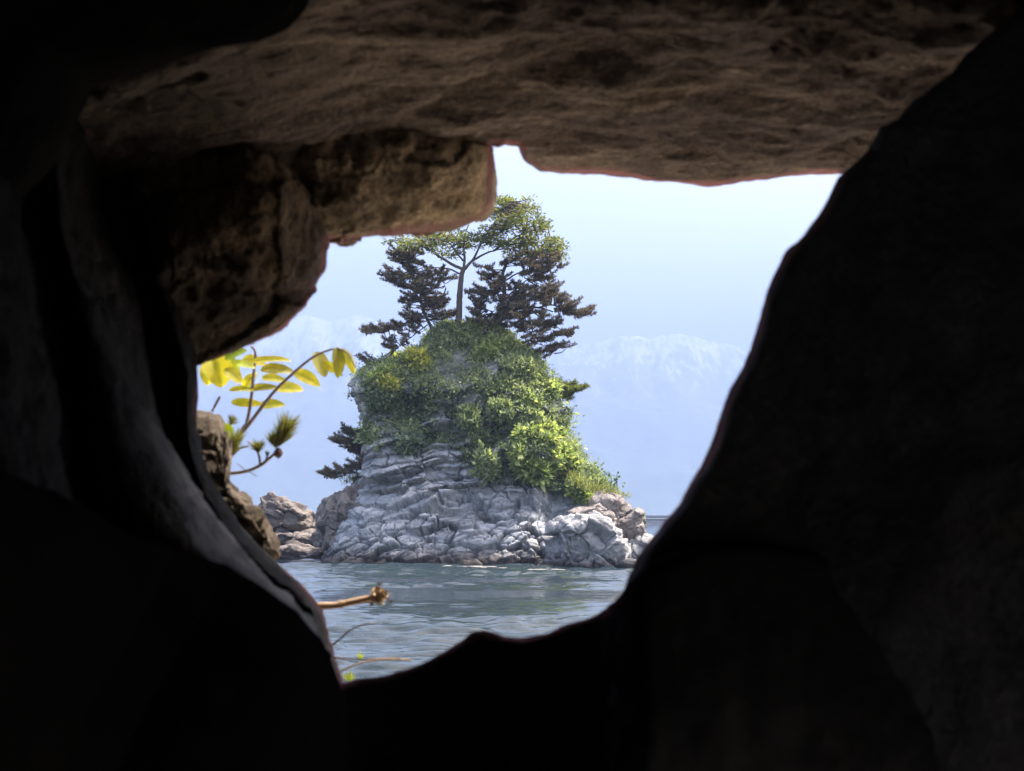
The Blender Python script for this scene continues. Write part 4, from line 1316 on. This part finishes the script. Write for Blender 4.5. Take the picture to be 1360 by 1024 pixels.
def leaf(cx, cy, w, h, ang, mat, droop=0.15, tilt=0.5, Y=Yp, fold=0.12, seed=0):
    """one leaf, size w x h in zoom pixels, ang: direction of its midrib in the picture plane (degrees, 0 = towards +x)"""
    c = P(*z3(cx, cy), Y)
    L = 1.12 * w / ZS / F * Y
    Wd = h / ZS / F * Y / max(0.3, math.cos(tilt))
    u = np.linspace(-0.5, 0.5, 25)
    s = np.linspace(-1, 1, 7)
    prof = np.sqrt(np.clip(1 - (2 * u) ** 2, 0, 1)) ** 1.1 * (1.08 - 0.45 * np.clip(u + 0.1, -0.3, 1))
    prof[0] = prof[-1] = 0.02
    U, S = np.meshgrid(u, s, indexing='ij')
    lx = U * L
    ly = S * prof[:, None] * Wd / 2
    lz = -droop * L * (U ** 2) * 2 + fold * np.abs(ly) + 0.0006 * np.sin(U * 14 + seed) * np.abs(S)
    ca, sa = math.cos(math.radians(ang)), math.sin(math.radians(ang))
    ax = np.array([ca, 0.12, -sa])
    ax /= np.linalg.norm(ax)
    up = np.array([sa, 0, ca])
    by = up * math.cos(tilt) + np.array([0, 1, 0]) * math.sin(tilt)
    by -= ax * (by @ ax); by /= np.linalg.norm(by)
    bz = np.cross(ax, by)
    V = c + lx[..., None] * ax + ly[..., None] * by + lz[..., None] * bz
    tin = np.clip(0.45 + 0.25 * math.sin(seed * 5.3) + 0.8 * fbm(V.reshape(-1, 3) * 22, 3, seed) - 0.4 * (np.abs(S.reshape(-1)) < 0.1) + 0.25 * U.reshape(-1), 0, 1)
    o = mesh_obj('leaf', local(V.reshape(-1, 3), pr), grid_faces(25, 7), mat, pr, attrs={'tint': tin})
    return o


LV = [(375, 490, 160, 50, 3, M_yleaf), (517, 503, 130, 56, -5, M_yleaf), (345, 412, 130, 34, 0, M_yleaf), (468, 402, 160, 42, -4, M_oleaf), (616, 410, 140, 66, 2, M_yleaf), (548, 300, 175, 60, 4, M_oleaf),
      (718, 348, 150, 72, 28, M_yleaf), (792, 272, 140, 76, 68, M_oleaf), (893, 262, 160, 66, 88, M_oleaf), (952, 250, 150, 52, 62, M_yleaf), (846, 288, 90, 50, 40, M_yleaf), (510, 246, 210, 38, -3, M_yleaf),
      (205, 300, 190, 150, 70, M_yleaf), (278, 285, 150, 90, 50, M_gleaf), (312, 215, 120, 60, -25, M_gleaf), (530, 352, 130, 46, 8, M_yleaf), (388, 362, 110, 60, -55, M_yleaf), (355, 272, 130, 40, 14, M_gleaf), (300, 332, 110, 70, 40, M_yleaf),
      (415, 250, 120, 60, 12, M_yleaf), (262, 655, 90, 70, 75, M_gleaf), (258, 735, 80, 66, 80, M_gleaf), (150, 330, 110, 80, 85, M_yleaf)]
for i, (a, b, c, d, e, m) in enumerate(LV):
    leaf(a, b, c, d, e, m, seed=i, tilt=0.25 + 0.55 * ((i * 37) % 10) / 10, droop=0.05 + 0.32 * ((i * 53) % 10) / 10, fold=0.10 + 0.30 * ((i * 29) % 10) / 10, Y=Yp + 0.06 * math.sin(i * 2.1))

# pine sprig
M_spr = leaf_mat('pine_sprig_needles', (0.07, 0.08, 0.025), (0.20, 0.19, 0.07), 0.4)
sr = empty('pine_sprig', P(*z3(265, 890), 4.0))
tag(sr, 'pine sprig with upright needle tufts and a round bud below the yellow leaves', 'pine sprig')
g = Geo()
g.tube(smooth_line(zl([(30, 960, -.5), (150, 910, -.15), (225, 895), (270, 890), (330, 885), (390, 872), (455, 842), (495, 810), (530, 780), (552, 755)], 4.0), 24), np.linspace(0.0065, 0.004, 24), 7)
g.tube(smooth_line(zl([(450, 842), (446, 800), (436, 770), (410, 735), (380, 708)], 4.0), 12), np.linspace(0.004, 0.0025, 12), 6)
g.tube(smooth_line(zl([(480, 825), (488, 800), (490, 780)], 4.0), 6), 0.003, 6)
g.tube(smooth_line(zl([(255, 830), (290, 790), (330, 750), (385, 735)], 4.02), 10), np.linspace(0.005, 0.003, 10), 6)
g.tube(smooth_line(zl([(320, 835), (360, 865), (430, 905)], 3.98), 6), 0.0012, 5)
g.build('stem', M_stem, sr, sr)
gen = np.random.default_rng(77)


def tuft(bx, by, tx_, ty_, n, L, wid, along=0.5, name='needles'):
    g = Geo()
    b = P(*z3(bx, by), 4.0); e = P(*z3(tx_, ty_), 4.0)
    ax = e - b; ln = np.linalg.norm(ax); ax = ax / ln
    u = gen.random(n) * along
    c = b + ax * (u * ln)[:, None]
    d = unit(ax + rdir(n, gen) * np.array([wid, wid, wid]))
    wd = unit(np.cross(d, rdir(n, gen)))
    g.blades(c, d, wd, L * ln * gen.uniform(0.6, 1.0, n), np.full(n, 0.0022), gen.random(n))
    g.build(name, M_spr, sr, sr, smooth=False)


tuft(548, 750, 622, 555, 420, 0.75, 0.61, 0.55)
tuft(540, 755, 520, 620, 170, 0.8, 0.65, 0.3)
tuft(445, 775, 425, 690, 200, 0.9, 0.8, 0.3)
tuft(490, 805, 492, 755, 40, 0.9, 0.4, 0.3)
tuft(300, 790, 320, 640, 240, 0.8, 0.65, 0.5)
tuft(275, 620, 310, 560, 120, 0.9, 0.8, 0.4)
T, H = np.meshgrid(np.linspace(0, 2 * np.pi, 18, endpoint=False), np.linspace(-np.pi / 2, np.pi / 2, 12), indexing='ij')
v = np.stack([np.cos(T) * np.cos(H), np.sin(T) * np.cos(H), 1.1 * np.sin(H)], -1).reshape(-1, 3) * 0.0125
v *= (1 + 0.12 * np.sin(8 * T.ravel() + 9 * H.ravel()))[:, None]
mesh_obj('bud', local(v + P(*z3(553, 775), 3.99), sr), grid_faces(18, 12, True), plain_mat('bud_brown', (0.05, 0.03, 0.035), (0.11, 0.07, 0.07), 60, 0.8, 0.001), sr)

# broken dry stick
ZT = 6.827


def z7(x, y):
    return 410 + x / ZT, 760 + y / ZT


def z7l(pts, Y):
    return np.array([P(*z7(*p), Y) for p in pts])


M_dry = plain_mat('dry_wood', (0.20, 0.11, 0.06), (0.42, 0.29, 0.16), 25, 0.85, 0.002)
M_head = plain_mat('dry_husk', (0.28, 0.19, 0.11), (0.50, 0.38, 0.24), 40, 0.9, 0.003)
Ys = 3.38
dk = empty('dry_stick', P(*z7(150, 300), Ys))
tag(dk, 'broken brown stick with a dried ragged head poking over the water', 'stick')
g = Geo()
l = smooth_line(z7l([(-170, 322), (20, 310), (150, 304), (250, 300), (330, 282), (430, 262), (520, 243), (600, 232), (650, 236)], Ys), 34)
g.tube(l, np.interp(np.linspace(0, 1, 34), [0, .4, .45, .5, .8, 1], [0.0088, 0.0086, 0.0098, 0.0082, 0.0085, 0.0095]) * (1 + .08 * fbm(l * 60, 2, 4)), 9)
g.build('shaft', M_dry, dk, dk)
g = Geo()
gen = np.random.default_rng(5)
cen = P(*z7(635, 215), Ys)
for k in range(22):
    a = cen + gen.normal(size=3) * np.array([0.012, 0.012, 0.012])
    d = unit(np.array([gen.normal() * .7 + .2, gen.normal() * .6, gen.normal() * .7 + .25]))
    g.blades(a[None], d[None], unit(np.cross(d, rdir(1, gen)[0]))[None], [gen.uniform(.008, .018)], [gen.uniform(.006, .012)], [gen.random()])
bl_ = cen + rdir(180, gen) * gen.uniform(0.004, 0.013, (180, 1)) * np.array([1.3, 0.9, 1.0])
wdd = rdir(180, gen); d2 = unit(np.cross(wdd, rdir(180, gen)))
g.blades(bl_, d2, wdd, gen.uniform(.01, .02, 180), gen.uniform(.008, .014, 180), gen.random(180))
g.build('husk', M_head, dk, dk, smooth=False)

# thin dry stems over the water at the bottom of the opening
def stem_obj(label, pts, Y, ra, rb, mat, blade=None):
    root = empty('dead_twig', P(*z7(*pts[0]), Y))
    tag(root, label, 'stem')
    g = Geo()
    l = smooth_line(z7l(pts, Y), 18)
    g.tube(l, np.linspace(ra, rb, 18), 6)
    g.build('stalk', mat, root, root)
    if blade:
        h = Geo()
        for (x0_, y0_, x1_, y1_, wd_) in blade:
            a, b = P(*z7(x0_, y0_), Y), P(*z7(x1_, y1_), Y)
            d = b - a; L_ = np.linalg.norm(d)
            h.blades(a[None], (d / L_)[None], unit(np.cross(d, np.array([0, 1.0, 0.2])))[None], [L_], [wd_], [0.6])
        h.build('blade', M_gleaf, root, root, smooth=False)


M_thin = plain_mat('thin_stem', (0.06, 0.05, 0.05), (0.13, 0.10, 0.09), 30, 0.8, 0.001)
stem_obj('thin dark bare stem slanting up over the rippled water', [(40, 790), (215, 660), (300, 590), (370, 530), (450, 490), (540, 465), (590, 468)], 3.4, .003, .002, M_thin)
stem_obj('pale dry stalk arching just above the lowest point of the opening', [(190, 965), (300, 895), (380, 855), (500, 820), (620, 795), (760, 788), (930, 800)], 3.2, .0025, .0025, M_dry)
stem_obj('dark straight twig with a short green blade near the lowest point of the opening', [(90, 770), (250, 775), (330, 786), (450, 790), (600, 786), (820, 775)], 3.3, .0035, .0018, M_thin, [(468, 830, 468, 700, .006), (462, 800, 436, 715, .004), (480, 800, 500, 730, .004)])
# green sprout in the lowest corner
gr_ = empty('grass_sprout', P(*z7(380, 960), 3.0))
tag(gr_, 'blurred green sprout at the very bottom corner of the opening', 'sprout')
g = Geo()
for k in range(16):
    a = P(*z7(370 + gen.normal() * 25, 985), 3.0 + gen.normal() * .02)
    d = unit(np.array([gen.normal() * .6, gen.normal() * .3, 1.0]))
    g.blades(a[None], d[None], unit(np.cross(d, rdir(1, gen)[0]))[None], [gen.uniform(.012, .026)], [.005], [gen.random()])
g.build('blades', M_gleaf, gr_, gr_, smooth=False)
